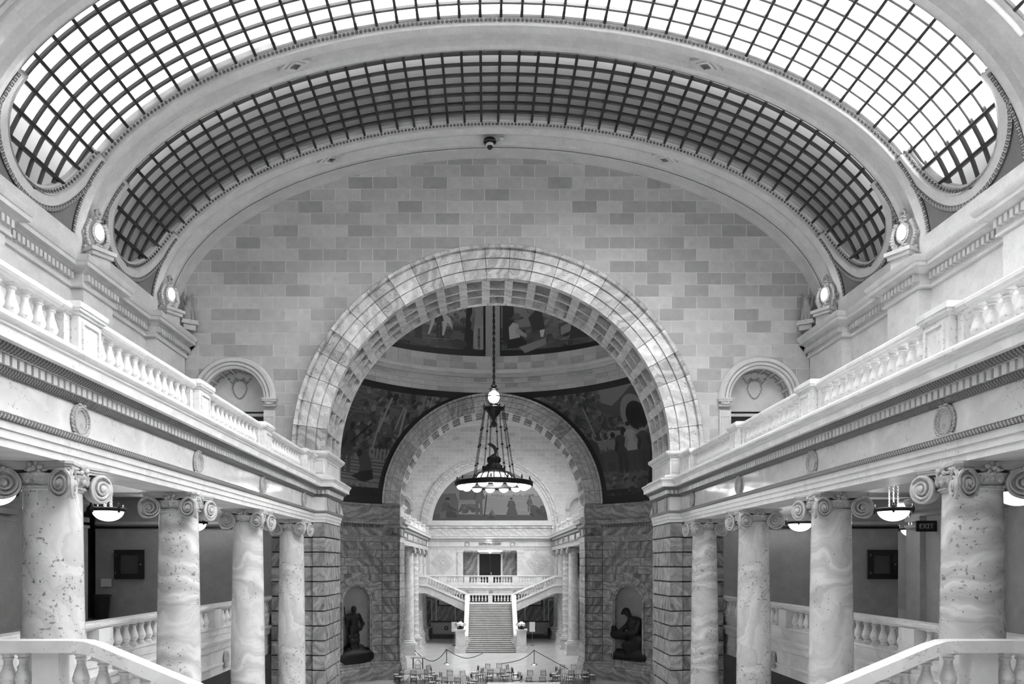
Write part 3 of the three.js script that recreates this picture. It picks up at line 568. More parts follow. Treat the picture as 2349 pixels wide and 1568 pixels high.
function bay(D0, D1, label, detail, glass, inView) {
  const o = thing('skylight', label, 'skylight'), [hL, hR] = outline(D0, D1), PS = 0.645, rows = 8, PD = (D1 - D0 - 0.04) / rows, GO = 0.42;
  const nS = Math.ceil(AL / 2 / PS), bars = [];
  // panes
  const paneGeo = (s0, s1, d0, d1) => { const g = new Geo(); g.quad(vp(s0, d0, GO), vp(s1, d0, GO), vp(s1, d1, GO), vp(s0, d1, GO)); return g; };
  if (!detail) { const g = new Geo(); for (let k = -nS; k < nS; k++) { const s0 = AL / 2 + k * PS; if (s0 < 0.3 || s0 + PS > AL - 0.3) continue; g.p.push(...paneGeo(s0, s0 + PS, D0, D1).p); } part('pane_field', g.build(0), glass, o, 'stuff'); }
  else {
    const list = [];
    for (let k = -nS; k < nS; k++) for (let r = 0; r < rows; r++) {
      const s0 = AL / 2 + k * PS + 0.016, d0 = D0 + 0.02 + r * PD + 0.016; if (s0 < 0.1 || s0 + PS > AL) continue;
      const c = vp(s0 + PS / 2, d0 + PD / 2, GO), u = 1115.5 + 1700 * (c[0] + 0.46) / -c[2], v = 1294 - 1700 * (c[1] - 8.75) / -c[2];
      list.push([paneGeo(s0, s0 + PS - 0.032, d0, d0 + PD - 0.032), u > -40 && u < 2390 && v > -30 ? 0 : 1]);
    }
    list.sort((a, b) => a[1] - b[1]); const rest = new Geo();
    list.forEach(([g, out], i) => { if (i % 4 !== 3 && !out && o.children.length < 299) part('pane', g.build(0), pick(glass), o); else rest.p.push(...g.p); });
    part('pane_field', rest.build(0), glass[0], o, 'stuff');
  }
  // glazing bars: deep ones run along the hall, light ones round the arc
  const gl = new Geo();
  for (let k = -nS; k <= nS; k++) {
    const s = AL / 2 + k * PS; if (s < 0.7 || s > AL - 0.7) continue; let a = D0 - 0.05, b = D1;
    const e = min(s, AL - s); if (e < 2.85) { const R = (D1 - D0) / 2 - 0.33, q = sqrt(max(0, R * R - max(0, 2.55 - e) ** 2)); a = (D0 + D1) / 2 - q - 0.06; b = (D0 + D1) / 2 + q + 0.06; if (q < 0.2) continue; }
    const w = 0.044, g = new Geo(), c = [[-w, 0.4], [-w, 0.24], [-w * 0.5, 0.22], [w * 0.5, 0.22], [w, 0.24], [w, 0.4]];
    const ra = c.map(([x, f]) => vp(s + x, a, f)), rb = c.map(([x, f]) => vp(s + x, b, f)); g.grid([ra, rb], false); g.cap(ra); g.cap(rb);
    if (detail) part('glazing_bar', g.build(0), M.bar, o); else gl.p.push(...g.p);
  }
  for (let r = 0; r <= rows; r++) {
    const D = D0 + 0.02 + r * PD, R = (D1 - D0) / 2 - 0.33, dd = abs(D - (D0 + D1) / 2), s0 = dd > R ? 2.85 : 2.55 - sqrt(R * R - dd * dd);
    const g = new Geo(), n = 96, rw = []; for (let i = 0; i <= n; i++) { const s = s0 - 0.05 + (AL - 2 * s0 + 0.1) * i / n; rw.push([[-0.035, 0.41], [-0.035, 0.33], [-0.012, 0.3], [0.012, 0.3], [0.035, 0.33], [0.035, 0.41]].map(([x, f]) => vp(s, D + x, f))); } g.grid(rw);
    if (detail) part('glazing_purlin', g.build(0.4), M.barLight, o); else gl.p.push(...g.p);
  }
  if (!detail) part('glazing_bars', gl.build(0), M.bar, o, 'stuff');
  // frame: reveal, bright fillet, row of beads
  for (const h of [hL, hR]) {
    part('frame', vaultLoft(h, [[0.2, 0.42], [0.2, 0.27], [0.13, 0.26], [0.13, 0.32], [0.115, 0.32], [0.115, 0.22], [0.03, 0.18], [0.02, 0.08], [0, 0.05]]).build(0.4), M.plaster, o);
    if (detail) {
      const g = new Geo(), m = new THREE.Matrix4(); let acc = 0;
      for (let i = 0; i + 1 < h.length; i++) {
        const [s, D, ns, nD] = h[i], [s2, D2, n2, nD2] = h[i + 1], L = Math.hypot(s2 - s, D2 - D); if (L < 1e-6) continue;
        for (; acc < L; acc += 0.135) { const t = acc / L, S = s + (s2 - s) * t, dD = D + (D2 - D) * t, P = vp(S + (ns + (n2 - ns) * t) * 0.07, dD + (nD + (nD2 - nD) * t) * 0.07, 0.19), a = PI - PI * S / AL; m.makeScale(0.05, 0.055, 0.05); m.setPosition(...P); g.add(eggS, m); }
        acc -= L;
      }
      part('bead_row', g.build(1), M.shadedBead, o, 'stuff');  // plaster eggs; the shade of their recess is put into the dark colour
    }
  }
  // spandrels below the rounded ends: pale surround, carved border, dark field
  for (const mir of [false, true]) {
    const q = (s) => mir ? AL - s : s, R0 = (D1 - D0) / 2 - 0.33, Dm = (D0 + D1) / 2, pale = new Geo(), dark = new Geo();
    const inner = (s, R) => { if (s > 2.85 && R <= R0) return (D1 - D0) / 2; const d = 2.55 - s; return d <= 0 ? R : d < R ? sqrt(R * R - d * d) : 0; };
    const n = 64, sT = 2.85, ring = R0 + 0.42;
    for (let i = 0; i < n; i++) {
      const a = -0.2 + (sT + 0.2) * i / n, b = -0.2 + (sT + 0.2) * (i + 1) / n;
      for (const sg of [-1, 1]) {
        const seg = (fa, fb, ta, tb, geo, off) => { if (ta - fa < 1e-4 && tb - fb < 1e-4) return; geo.quad(vp(q(a), Dm + sg * fa, off), vp(q(b), Dm + sg * fb, off), vp(q(b), Dm + sg * tb, off), vp(q(a), Dm + sg * ta, off)); };
        const full = (D1 - D0) / 2, ia = inner(a, R0), ib = inner(b, R0), oa = min(full, inner(a, ring)), ob = min(full, inner(b, ring));
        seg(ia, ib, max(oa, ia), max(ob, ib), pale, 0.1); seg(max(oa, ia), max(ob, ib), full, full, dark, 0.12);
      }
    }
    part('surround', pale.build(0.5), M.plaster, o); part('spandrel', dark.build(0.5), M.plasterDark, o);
    if (detail) {
      const bd = []; for (let i = 0; i <= 48; i++) { const t = -PI / 2 + PI * i / 48; bd.push([q(2.55 - (R0 + 0.36) * cos(t)), Dm + (R0 + 0.36) * sin(t), (mir ? -1 : 1) * cos(t), -sin(t)]); }
      part('carved_border', vaultLoft(bd.filter((p) => abs(p[1] - Dm) < (D1 - D0) / 2 - 0.03), [[-0.1, 0.09], [-0.05, 0.06], [0.04, 0.06], [0.07, 0.09]], 0.3).build(0.5), M.key, o);
      for (const sg of [-1, 1]) { const e = []; for (let i = 0; i <= 20; i++) e.push([q(0.0 + 2.75 * i / 20), Dm + sg * ((D1 - D0) / 2 - 0.08), 0, -sg]); part('carved_border', vaultLoft(e, [[-0.06, 0.09], [-0.04, 0.06], [0.05, 0.06], [0.07, 0.1]], 0.3).build(0.5), M.key, o); }
      const ft = []; for (let i = 0; i <= 30; i++) ft.push([q(0.06), D0 + (D1 - D0) * i / 30, mir ? -1 : 1, 0]); part('carved_border', vaultLoft(ft, [[-0.05, 0.1], [0, 0.07], [0.05, 0.1]], 0.16).build(0.5), M.key, o);
    }
  }
  return o;
}
const glassA = [M.glassRoof, M.glassRoof, M.glassRoof.clone()]; glassA[2].color.setRGB(0.74, 0.74, 0.74);
const glassB = glassA;
const BAYS = [[24.5, 28.86], [18.99, 23.35], [13.48, 17.84], [7.97, 12.33], [2.46, 6.82]];
bay(...BAYS[0], 'darker glass roof bay next to the block wall, seen in full', true, glassB);
bay(...BAYS[1], 'bright glass roof bay at the top of the picture', true, glassA);
for (let i = 2; i < 5; i++) bay(...BAYS[i], `glass roof bay overhead behind the picture edge, ${['first', 'second', 'third'][i - 2]} back from the bright one`, false, M.glassRoof);
rib(28.86, 31.0, 'plaster vault rib against the block wall, with the security camera', true);
rib(23.35, 24.5, 'plaster vault rib between the dark and the bright glass bay', false);
for (const [i, D] of [17.84, 12.33, 6.82, -3].entries()) rib(D, i === 3 ? 2.46 : D + 1.15, ['plaster vault rib cut by the top corners of the picture', 'plaster vault rib overhead, second out of the picture', 'plaster vault rib overhead, third out of the picture', 'plaster vault end behind the viewpoint'][i], false);
for (let i = 0; i < 5; i++) { const g = bay(FARC - BAYS[i][1], FARC - BAYS[i][0], `glass roof bay of the far hall, ${FARN[i]} beyond the rotunda`, false, M.glassRoof); }
for (const [i, [a, b]] of [[28.86, 31.0], [23.35, 24.5], [17.84, 18.99], [12.33, 13.48], [6.82, 7.97], [-3, 2.46]].entries()) rib(FARC - b, FARC - a, `plaster vault rib of the far hall, ${[...FARN, 'outermost'][i]} beyond the rotunda`, false);
// upper side walls, springing cornice with dentils, roofs over the side wings
const CPATH = []; { const br = [[27.9, 30.9], [22.9, 24.95], [17.4, 19.4], [11.9, 13.9], [6.4, 8.4]]; CPATH.push([-13.3, -3]); for (const [a, b] of br.slice().reverse()) { CPATH.push([-13.3, a], [-12.95, a], [-12.95, b], [-13.3, b]); } CPATH.pop(); }
for (const [how, nm, lab] of [['', 'left', 'sunlit side'], ['m', 'right', 'exit sign side'], ['f', 'far_left', 'far hall, flat table side'], ['mf', 'far_right', 'far hall, right rope post side']]) {
  const o = struct('wall_upper_' + nm, `pale upper wall and springing cornice of the vault, ${lab}`);
  part('wall_face', boxG(-13.9, -13.35, 12, 19.1, -3, 31.2), M.plaster, o);
  part('cornice', sweepPlan(CPATH, [[-0.1, 17.3], [0.04, 17.32], [0.06, 17.38], [0.02, 17.42], [0.02, 17.72], [0.12, 17.78], [0.2, 17.84], [0.36, 17.86], [0.36, 17.98], [0.4, 18.0], [0.45, 18.08], [0.46, 18.16], [0.3, 18.18], [-0.4, 18.3]], -1).build(0.5), M.plaster, o);
  const dn = new Geo(), st = []; for (let i = 0; i + 1 < CPATH.length; i++) { const [a, b] = [CPATH[i], CPATH[i + 1]]; if (a[0] === b[0]) for (let D = a[1] + 0.1; D < b[1] - 0.05; D += 0.2) st.push([a[0], D]); }
  for (const [x, D] of st) { if (D > 14 && !how.includes('f')) { const d = part('dentil', dentilG, M.plaster, o); d.position.set(x + 0.1, 17.52, -D); d.rotation.y = PI / 2; d.scale.set(1.05, 1.3, 1.2); } else dn.add(dentilG, T4(x + 0.1, 17.52, D, PI / 2)); }
  part('dentil_row', dn.build(0), M.plaster, o, 'stuff');
  for (const [a, b] of [[27.9, 30.9], [22.9, 24.95], [17.4, 19.4]]) part('pilaster', new Geo().box(-13.4, -12.98, 12, 17.3, a + 0.12, b - 0.12).box(-13.4, -12.9, 12, 12.5, a, b).build(0), M.plaster, o);
  part('base_rail', sweepPlan([[-13.3, -3], [-13.3, 30.9]], [[0, 14.2], [0.06, 14.22], [0.08, 14.3], [0.03, 14.36], [0, 14.36]], -1).build(0.4), M.plaster, o);
  part('attic_wall', boxG(-14.6, -13.9, 18.9, 21.6, -3, 31.2), M.plaster, o);
  part('wing_roof', boxG(-24.4, -13.6, 19.0, 19.4, -3, 45.05), M.ceil, o);
  if (how) { copyTo(o, how, o.userData.label); scene.remove(o); }
}
// unseen roof shells added to shade one glass bay per hall; rotunda block walls
{ const g = new Geo();
  for (const far of [false, true]) {
    const fd = (D) => far ? FARC - D : D, n = 60;
    for (const [e0, e1] of far ? [[8.2, -1.4]] : [[24.6, 31.4]]) { const rows = []; for (let i = 0; i <= n; i++) { const t = -1.5 + (AL + 3) * i / n; rows.push([[e0, 1.35], [e1, 1.35]].map(([D, o]) => vp(t, fd(D), o))); } g.grid(rows); const r2 = []; for (let i = 0; i <= n; i++) { const t = -1.5 + (AL + 3) * i / n; r2.push([vp(t, fd(e0), 1.35), vp(t, fd(e0), 1.65)]); } g.grid(r2); const r3 = rows.map((r, i) => { const t = -1.5 + (AL + 3) * i / n; return [vp(t, fd(e0), 1.65), vp(t, fd(e1), 1.65)]; }); g.grid(r3); }
    for (let i = 0; i < n; i++) { const x0 = -17 + 34 * i / n, x1 = -17 + 34 * (i + 1) / n; for (const D of [31.05, 31.4]) g.quad(V(x0, highAt(x0) - 0.1, fd(D)), V(x1, highAt(x1) - 0.1, fd(D)), V(x1, 30, fd(D)), V(x0, 30, fd(D))); }
  }
  single('roof_shade_shell', g.build(0.4), M.shadeRoof, 'unseen roof shells added to shade glass bays, with the rotunda block walls', null, null, 'structure'); }
single('wall_behind_view', new Geo().box(-24, 24, 0, 27, -3.5, -3).build(0), M.hallPale, 'end wall behind the viewpoint', null, null, 'structure');
// lamps and griffins on the springing cornice
const cartG = (() => {
  const g = new Geo(); const e = eggS;
  for (let k = 0; k < 30; k++) { const a = k / 30 * 2 * PI; g.add(e, T4(0.19 * cos(a), 0.3 * sin(a), 0.02, 0, 0.05, 0.035, 0.05, 0, a)); }
  for (const s of [-1, 1]) for (let k = 0; k < 10; k++) { const t = k / 9; g.add(e, T4(s * (0.26 + 0.12 * sin(t * 3.2)), 0.32 - t * 0.85, 0.06, 0, 0.09, 0.07, 0.08, 0, t * 5)); g.add(e, T4(s * (0.36 + 0.1 * cos(t * 5)), -0.1 - t * 0.45, 0.1, 0, 0.06, 0.06, 0.06)); }
  for (let k = 0; k < 9; k++) g.add(e, T4(0.08 * sin(k * 2.4), 0.38 + k * 0.045, 0.05, 0, 0.1 - k * 0.007, 0.05, 0.07));
  g.add(new THREE.TorusGeometry(0.09, 0.03, 6, 14), T4(0, 0.62, 0.0)); for (let k = 0; k < 8; k++) g.add(e, T4(0.1 * sin(k * 2), -0.38 - k * 0.03, 0.03, 0, 0.08, 0.05, 0.07));
  return g.build(0.9);
})();
const SPL = ['next to the block wall', 'between the two visible glass bays', 'near the top edge of the picture'];
[29.4, 23.93].forEach((D, i) => {
  for (const sg of [-1, 1]) {
    const o = thing('cartouche_lamp', `oval cornice lamp, ${sg < 0 ? 'sunlit side' : 'exit sign side'}, ${SPL[i]}`, 'wall lamp', 'cornice lamps'); o.position.set(sg * 12.98, 19.45, -D); o.rotation.y = -sg * PI / 3;
    part('cartouche', cartG, M.carved, o);
    part('console', new Geo().box(-0.42, 0.42, -0.72, -0.6, -0.34, 0.3).box(-0.36, 0.36, -0.84, -0.72, -0.26, 0.3).box(-0.3, 0.3, -1.3, -0.84, -0.16, 0.3).build(0), M.plaster, o);
    const l = part('oval_glass', new THREE.SphereGeometry(1, 20, 14), M.glow, o); l.scale.set(0.15, 0.25, 0.08); l.position.z = 0.05;
    const L = new THREE.PointLight(0xffffff, 0.5, 0, 2); L.position.set(0, 0, 0.45); L.castShadow = true; L.shadow.radius = 5; o.add(L);
  }
});
{ const o = thing('security_camera', 'dark dome security camera on the plaster rib above the block wall', 'camera'); o.position.set(...vp(AL / 2 - 0.32, 29.62, -0.02));
  part('housing', lathe([[0.001, 0.08], [0.24, 0.06], [0.26, -0.02], [0.22, -0.08], [0.15, -0.1], [0.001, -0.1]], 24), M.black, o); part('collar', lathe([[0.15, -0.1], [0.17, -0.14], [0.13, -0.2], [0.001, -0.2]], 20), M.plaster, o); part('dome', new THREE.SphereGeometry(0.11, 16, 10), M.black, o).position.y = -0.22;
  const d = thing('smoke_detector', 'small pale cone detector right of the security camera', 'detector'); d.position.set(...vp(AL / 2 + 0.15, 29.55, -0.0)); part('cone', lathe([[0.001, -0.16], [0.02, -0.15], [0.07, 0], [0.13, 0.02], [0.12, 0.06], [0.001, 0.06]], 16), M.plaster, d); }
// ---------- paintings: generic outdoor scenes in dark greys ----------
function canvasTex(w, h, draw) { const c = document.createElement('canvas'); c.width = w; c.height = h; draw(c.getContext('2d'), w, h); const t = new THREE.CanvasTexture(c); t.colorSpace = THREE.SRGBColorSpace; return t; }
let K8 = 1.35;
const G8 = (q) => { const v = Math.round(min(255, q * K8)); return `rgb(${v},${v},${v})`; };
const shape = (x, pts, v) => { x.fillStyle = G8(v); x.beginPath(); pts.forEach(([a, b], i) => i ? x.lineTo(a, b) : x.moveTo(a, b)); x.closePath(); x.fill(); };
const blob = (x, a, b, rx, ry, v, rot = 0) => { x.fillStyle = G8(v); x.beginPath(); x.ellipse(a, b, rx, ry, rot, 0, 2 * PI); x.fill(); };
// standing figure: feet at (a, b), height h, kx widens for curved walls
function figure(x, a, b, h, coat, legs, kx = 1, opt = {}) {
  const w = h * kx, P = (u, v) => [a + u * w, b - v * h];
  shape(x, [P(-0.11, 0.5), P(-0.12, 0.02), P(-0.02, 0), P(-0.02, 0.4), P(0.03, 0.4), P(0.03, 0), P(0.13, 0.02), P(0.1, 0.5)], legs);
  shape(x, [P(-0.13, 0.45), P(-0.14, 0.8), P(-0.05, 0.86), P(0.06, 0.86), P(0.14, 0.79), P(0.12, 0.45)], coat);
  shape(x, [P(0.1, 0.8), P(opt.reach ?? 0.2, 0.55), P((opt.reach ?? 0.2) - 0.06, 0.52), P(0.06, 0.66)], coat - 12); shape(x, [P(-0.1, 0.8), P(-0.19, 0.55), P(-0.14, 0.48), P(-0.06, 0.66)], coat - 16);
  blob(x, ...P(0, 0.93), 0.055 * w, 0.07 * h, opt.head ?? 92); if (opt.hat) { blob(x, ...P(0, 0.98), 0.12 * w, 0.02 * h, 38); blob(x, ...P(0, 1.0), 0.06 * w, 0.045 * h, 38); } else blob(x, ...P(-0.005, 0.965), 0.058 * w, 0.045 * h, 24);
}
function sitting(x, a, b, h, coat, legs, kx = 1, dir = 1) {
  const P = (u, v) => [a + u * h * kx * dir, b - v * h];
  shape(x, [P(-0.35, 0), P(-0.3, 0.35), P(0.05, 0.42), P(0.38, 0.2), P(0.45, 0)], legs); shape(x, [P(-0.25, 0.25), P(-0.28, 0.6), P(-0.12, 0.74), P(0.08, 0.68), P(0.16, 0.3)], coat); shape(x, [P(0.0, 0.62), P(0.42, 0.36), P(0.4, 0.28), P(-0.02, 0.42)], coat - 14);
  blob(x, ...P(0.02, 0.83), 0.1 * h * kx, 0.12 * h, 80); blob(x, ...P(-0.01, 0.9), 0.11 * h * kx, 0.07 * h, 26);
}
function scrub(x, x0, x1, y0, y1, n, r, lo, hi) { for (let i = 0; i < n; i++) blob(x, rr(x0, x1), rr(y0, y1), rr(r * 0.4, r), rr(r * 0.3, r * 0.8), rr(lo, hi), rnd() * 3); }
const PW = 1024, PH = 512, px = (deg) => deg / 90 * PW, py = (h) => PH - h / 8.44 * PH;
const muralLeft = canvasTex(PW, PH, (x) => {
  shape(x, [[0, 0], [PW, 0], [PW, PH], [0, PH]], 66); shape(x, [[0, py(6.6)], [px(30), py(7.4)], [px(60), py(6.4)], [PW, py(6.8)], [PW, PH], [0, PH]], 52); shape(x, [[0, py(3.4)], [PW, py(3.2)], [PW, PH], [0, PH]], 84);
  for (let i = 0; i < 40; i++) { x.strokeStyle = G8(rr(50, 76)); x.lineWidth = rr(2, 7); x.beginPath(); x.moveTo(px(rr(20, 70)), py(rr(5.5, 8))); x.lineTo(px(rr(20, 70)), py(rr(5.5, 8))); x.stroke(); }
  const T = (d) => 90 - d;                                    // the left painting runs from its outer edge towards the arch
  scrub(x, px(T(48)), px(T(8)), py(8.2), py(3.3), 420, 17, 26, 92); for (let i = 0; i < 12; i++) { const d = px(T(rr(12, 42))), y = rr(5.5, 8.2); x.strokeStyle = G8(rr(84, 104)); x.lineWidth = rr(5, 10); x.beginPath(); x.moveTo(d, py(y)); x.lineTo(d - rr(6, 26), py(y - rr(1.2, 2.6))); x.stroke(); }
  for (let k = 0; k < 6; k++) shape(x, [[px(T(42 - k * 1.3)), py(3.3)], [px(T(42 - k * 1.3)), py(4)], [px(T(41.6 - k * 1.3)), py(4.15)], [px(T(41.2 - k * 1.3)), py(4)], [px(T(41.2 - k * 1.3)), py(3.3)]], 88);
  for (let k = 0; k < 7; k++) { x.strokeStyle = G8(42); x.lineWidth = 4; x.beginPath(); x.moveTo(px(T(58)), py(3.1 - k * 0.22)); x.lineTo(px(T(34)), py(3.0 - k * 0.24 + 0.1 * sin(k * 3))); x.stroke(); }
  figure(x, px(T(50)), py(2.1), 3.5 / 8.44 * PH, 44, 50, 0.8, { head: 24 }); x.strokeStyle = G8(14); x.lineWidth = 6; x.beginPath(); x.moveTo(px(T(49.5)), py(4.2)); x.lineTo(px(T(43)), py(5.7)); x.stroke();
  const P = (a, b) => [px(T(a)), py(b)]; shape(x, [P(46.2, 3.6), P(44.5, 3.9), P(42, 3.6), P(40.6, 3.0), P(40.4, 2.4), P(42.5, 1.9), P(45.5, 1.9), P(44.5, 2.6)], 48); blob(x, ...P(45.4, 3.6), 11, 17, 20); shape(x, [P(47.5, 1.9), P(44, 2.3), P(40, 2.5), P(39.6, 1.8), P(43, 1.5)], 20);
  scrub(x, px(T(58)), px(T(34)), py(1.5), py(1.1), 40, 12, 60, 92); shape(x, [[0, py(1.15)], [PW, py(1.15)], [PW, PH], [0, PH]], 14);
});
const muralRight = canvasTex(PW, PH, (x) => {
  shape(x, [[0, 0], [PW, 0], [PW, PH], [0, PH]], 88); shape(x, [[px(20), py(6.4)], [px(36), py(7.6)], [px(44), py(6.9)], [px(54), py(7.9)], [px(70), py(7.8)], [PW, py(6)], [PW, PH], [0, PH]], 52); shape(x, [[0, py(7.4)], [px(28), py(7.6)], [px(40), py(6.5)], [px(60), py(5.8)], [PW, py(5.6)], [PW, PH], [0, PH]], 60);
  scrub(x, px(18), px(40), py(8), py(4.4), 260, 16, 30, 76); scrub(x, px(38), px(52), py(6.2), py(5.2), 90, 13, 34, 72); x.strokeStyle = G8(94); x.lineWidth = 6; x.beginPath(); x.moveTo(px(33), py(7)); x.lineTo(px(35.5), py(5)); x.stroke();
  shape(x, [[0, py(4.9)], [PW, py(4.6)], [PW, PH], [0, PH]], 42); shape(x, [[0, py(2.3)], [px(42), py(2.35)], [PW, py(1.9)], [PW, PH], [0, PH]], 60);
  blob(x, px(52), py(6.1), 62, 82, 92); blob(x, px(52.6), py(6.0), 48, 58, 10); for (const [d, h, s] of [[45.5, 5.2, 1], [41.5, 5, 0.7]]) { blob(x, px(d), py(h), 30 * s, 26 * s, 88); blob(x, px(d) + 3, py(h) + 4, 14 * s, 18 * s, 18); }
  for (const d of [37.6, 40.6]) { const a = px(d), b = py(4.2); shape(x, [[a - 22, b - 28], [a + 22, b - 28], [a + 14, b + 26], [a - 10, b + 26]], 84); blob(x, a - 4, b + 22, 13, 9, 62); x.strokeStyle = G8(100); x.lineWidth = 5; for (const s of [-1, 1]) { x.beginPath(); x.moveTo(a + s * 18, b - 24); x.quadraticCurveTo(a + s * 40, b - 34, a + s * 34, b - 62); x.stroke(); } }
  shape(x, [[px(37), py(3.8)], [px(43), py(3.9)], [px(43), py(2.2)], [px(41.8), py(2.2)], [px(41), py(3)], [px(39), py(3)], [px(38.5), py(2.1)], [px(37.6), py(2.1)]], 50);
  figure(x, px(44.2), py(2.15), 3.2 / 8.44 * PH, 40, 34, 0.8, { hat: 1 }); figure(x, px(48.2), py(2.1), 3.6 / 8.44 * PH, 112, 46, 0.8, { head: 96 }); figure(x, px(53), py(2.1), 3.3 / 8.44 * PH, 42, 36, 0.9, {});
  scrub(x, px(34), px(60), py(2), py(1), 120, 16, 34, 76); shape(x, [[0, py(1)], [PW, py(1)], [PW, PH], [0, PH]], 22); scrub(x, px(34), px(60), py(0.9), py(0.5), 30, 14, 20, 52);
});
const drumPaint = canvasTex(1024, 256, (x, w, h) => {
  shape(x, [[0, 0], [w, 0], [w, h], [0, h]], 92); scrub(x, 0, 440, 0, 120, 160, 20, 56, 104); scrub(x, 640, w, 0, 120, 200, 18, 58, 108); shape(x, [[0, 140], [w, 130], [w, h], [0, h]], 60); scrub(x, 0, w, 150, 250, 240, 18, 30, 82);
  for (let i = 0; i < 70; i++) { x.strokeStyle = G8(rr(34, 92)); x.lineWidth = rr(1, 4); const p = rnd() * w, q = rr(160, 240); x.beginPath(); x.moveTo(p, q); x.lineTo(p + rr(30, 110), q + rr(-8, 8)); x.stroke(); }
  for (let k = 0; k < 9; k++) shape(x, [[372 + k * 7, 150], [376 + k * 7, 96 - (k % 3) * 8], [380 + k * 7, 150]], 36); shape(x, [[424, 0], [452, 0], [448, 240], [410, 244]], 20);
  shape(x, [[0, 236], [430, 228], [w, 238], [w, h], [0, h]], 20); blob(x, 388, 206, 34, 18, 40); blob(x, 356, 212, 14, 10, 52);
  shape(x, [[296, 92], [346, 84], [364, 100], [372, 150], [360, 128], [352, 118], [340, 176], [333, 176], [336, 124], [306, 120], [288, 176], [281, 176], [294, 120], [288, 104]], 132); shape(x, [[306, 88], [330, 86], [328, 122], [306, 122]], 36); figure(x, 322, 190, 140, 44, 34, 0.6, {});
  figure(x, 464, 228, 232, 96, 104, 0.72, { head: 60 }); shape(x, [[440, 96], [452, 80], [446, 150], [436, 140]], 66);
  shape(x, [[548, 0], [584, 0], [592, 110], [572, 200], [548, 190]], 34); sitting(x, 596, 222, 150, 128, 26, 0.62, 1); blob(x, 598, 94, 26, 7, 52); blob(x, 598, 86, 14, 15, 66); shape(x, [[606, 218], [704, 186], [704, 216], [628, 246]], 96); shape(x, [[680, 150], [700, 146], [694, 182], [684, 182]], 150);
  shape(x, [[640, 96], [664, 66], [688, 72], [700, 150], [656, 156]], 40); blob(x, 676, 56, 13, 16, 48); sitting(x, 728, 172, 110, 84, 76, 0.6, -1); shape(x, [[742, 60], [768, 66], [760, 72], [744, 66]], 30);
  shape(x, [[756, 150], [836, 120], [840, 160], [758, 184]], 104); for (const p of [806, 848, 884, 930, 980]) shape(x, [[p, 70], [p + 26, 60], [p + 34, 206], [p - 18, 208]], 44); for (const p of [120, 190, 240]) shape(x, [[p, 40], [p + 16, 40], [p + 20, 200], [p - 10, 200]], 40);
});
K8 = 1.0;
const lunettePaint = canvasTex(1024, 480, (x, w, h) => {
  shape(x, [[0, 0], [w, 0], [w, h], [0, h]], 138); shape(x, [[0, 250], [w, 250], [w, h], [0, h]], 116); for (let i = 0; i < 90; i++) { x.strokeStyle = G8(rr(100, 142)); x.lineWidth = rr(1, 4); const a = rnd() * w, b = rr(250, 430); x.beginPath(); x.moveTo(a, b); x.lineTo(a + rr(60, 200), b + rr(-4, 4)); x.stroke(); }
  scrub(x, 520, 900, 242, 256, 20, 20, 92, 116); shape(x, [[0, 120], [230, 60], [430, 60], [430, 330], [0, 300]], 104); shape(x, [[240, 150], [380, 140], [380, 290], [240, 290]], 72); shape(x, [[0, 240], [210, 230], [240, 420], [0, h]], 76); shape(x, [[0, 420], [w, 430], [w, h], [0, h]], 62); x.strokeStyle = G8(70); x.lineWidth = 9; x.beginPath(); x.ellipse(170, 330, 60, 90, 0, 0, 2 * PI); x.stroke();
  scrub(x, 240, 420, 340, 400, 70, 22, 52, 82); sitting(x, 140, 450, 190, 62, 48, 1, 1); shape(x, [[70, 400], [125, 390], [125, 460], [70, 460]], 82); figure(x, 415, 440, 300, 76, 70, 0.9, {}); x.strokeStyle = G8(38); x.lineWidth = 11; x.beginPath(); x.moveTo(482, 240); x.lineTo(462, 440); x.stroke();
  shape(x, [[530, 370], [560, 440], [490, 440]], 84); sitting(x, 520, 466, 60, 54, 50, 1.2, 1); figure(x, 700, 440, 170, 70, 62, 1.2, {}); shape(x, [[650, 440], [680, 340], [730, 340], [760, 440]], 66); figure(x, 860, 400, 140, 76, 70, 1, {}); scrub(x, 880, 1024, 360, 440, 60, 30, 44, 66);
});
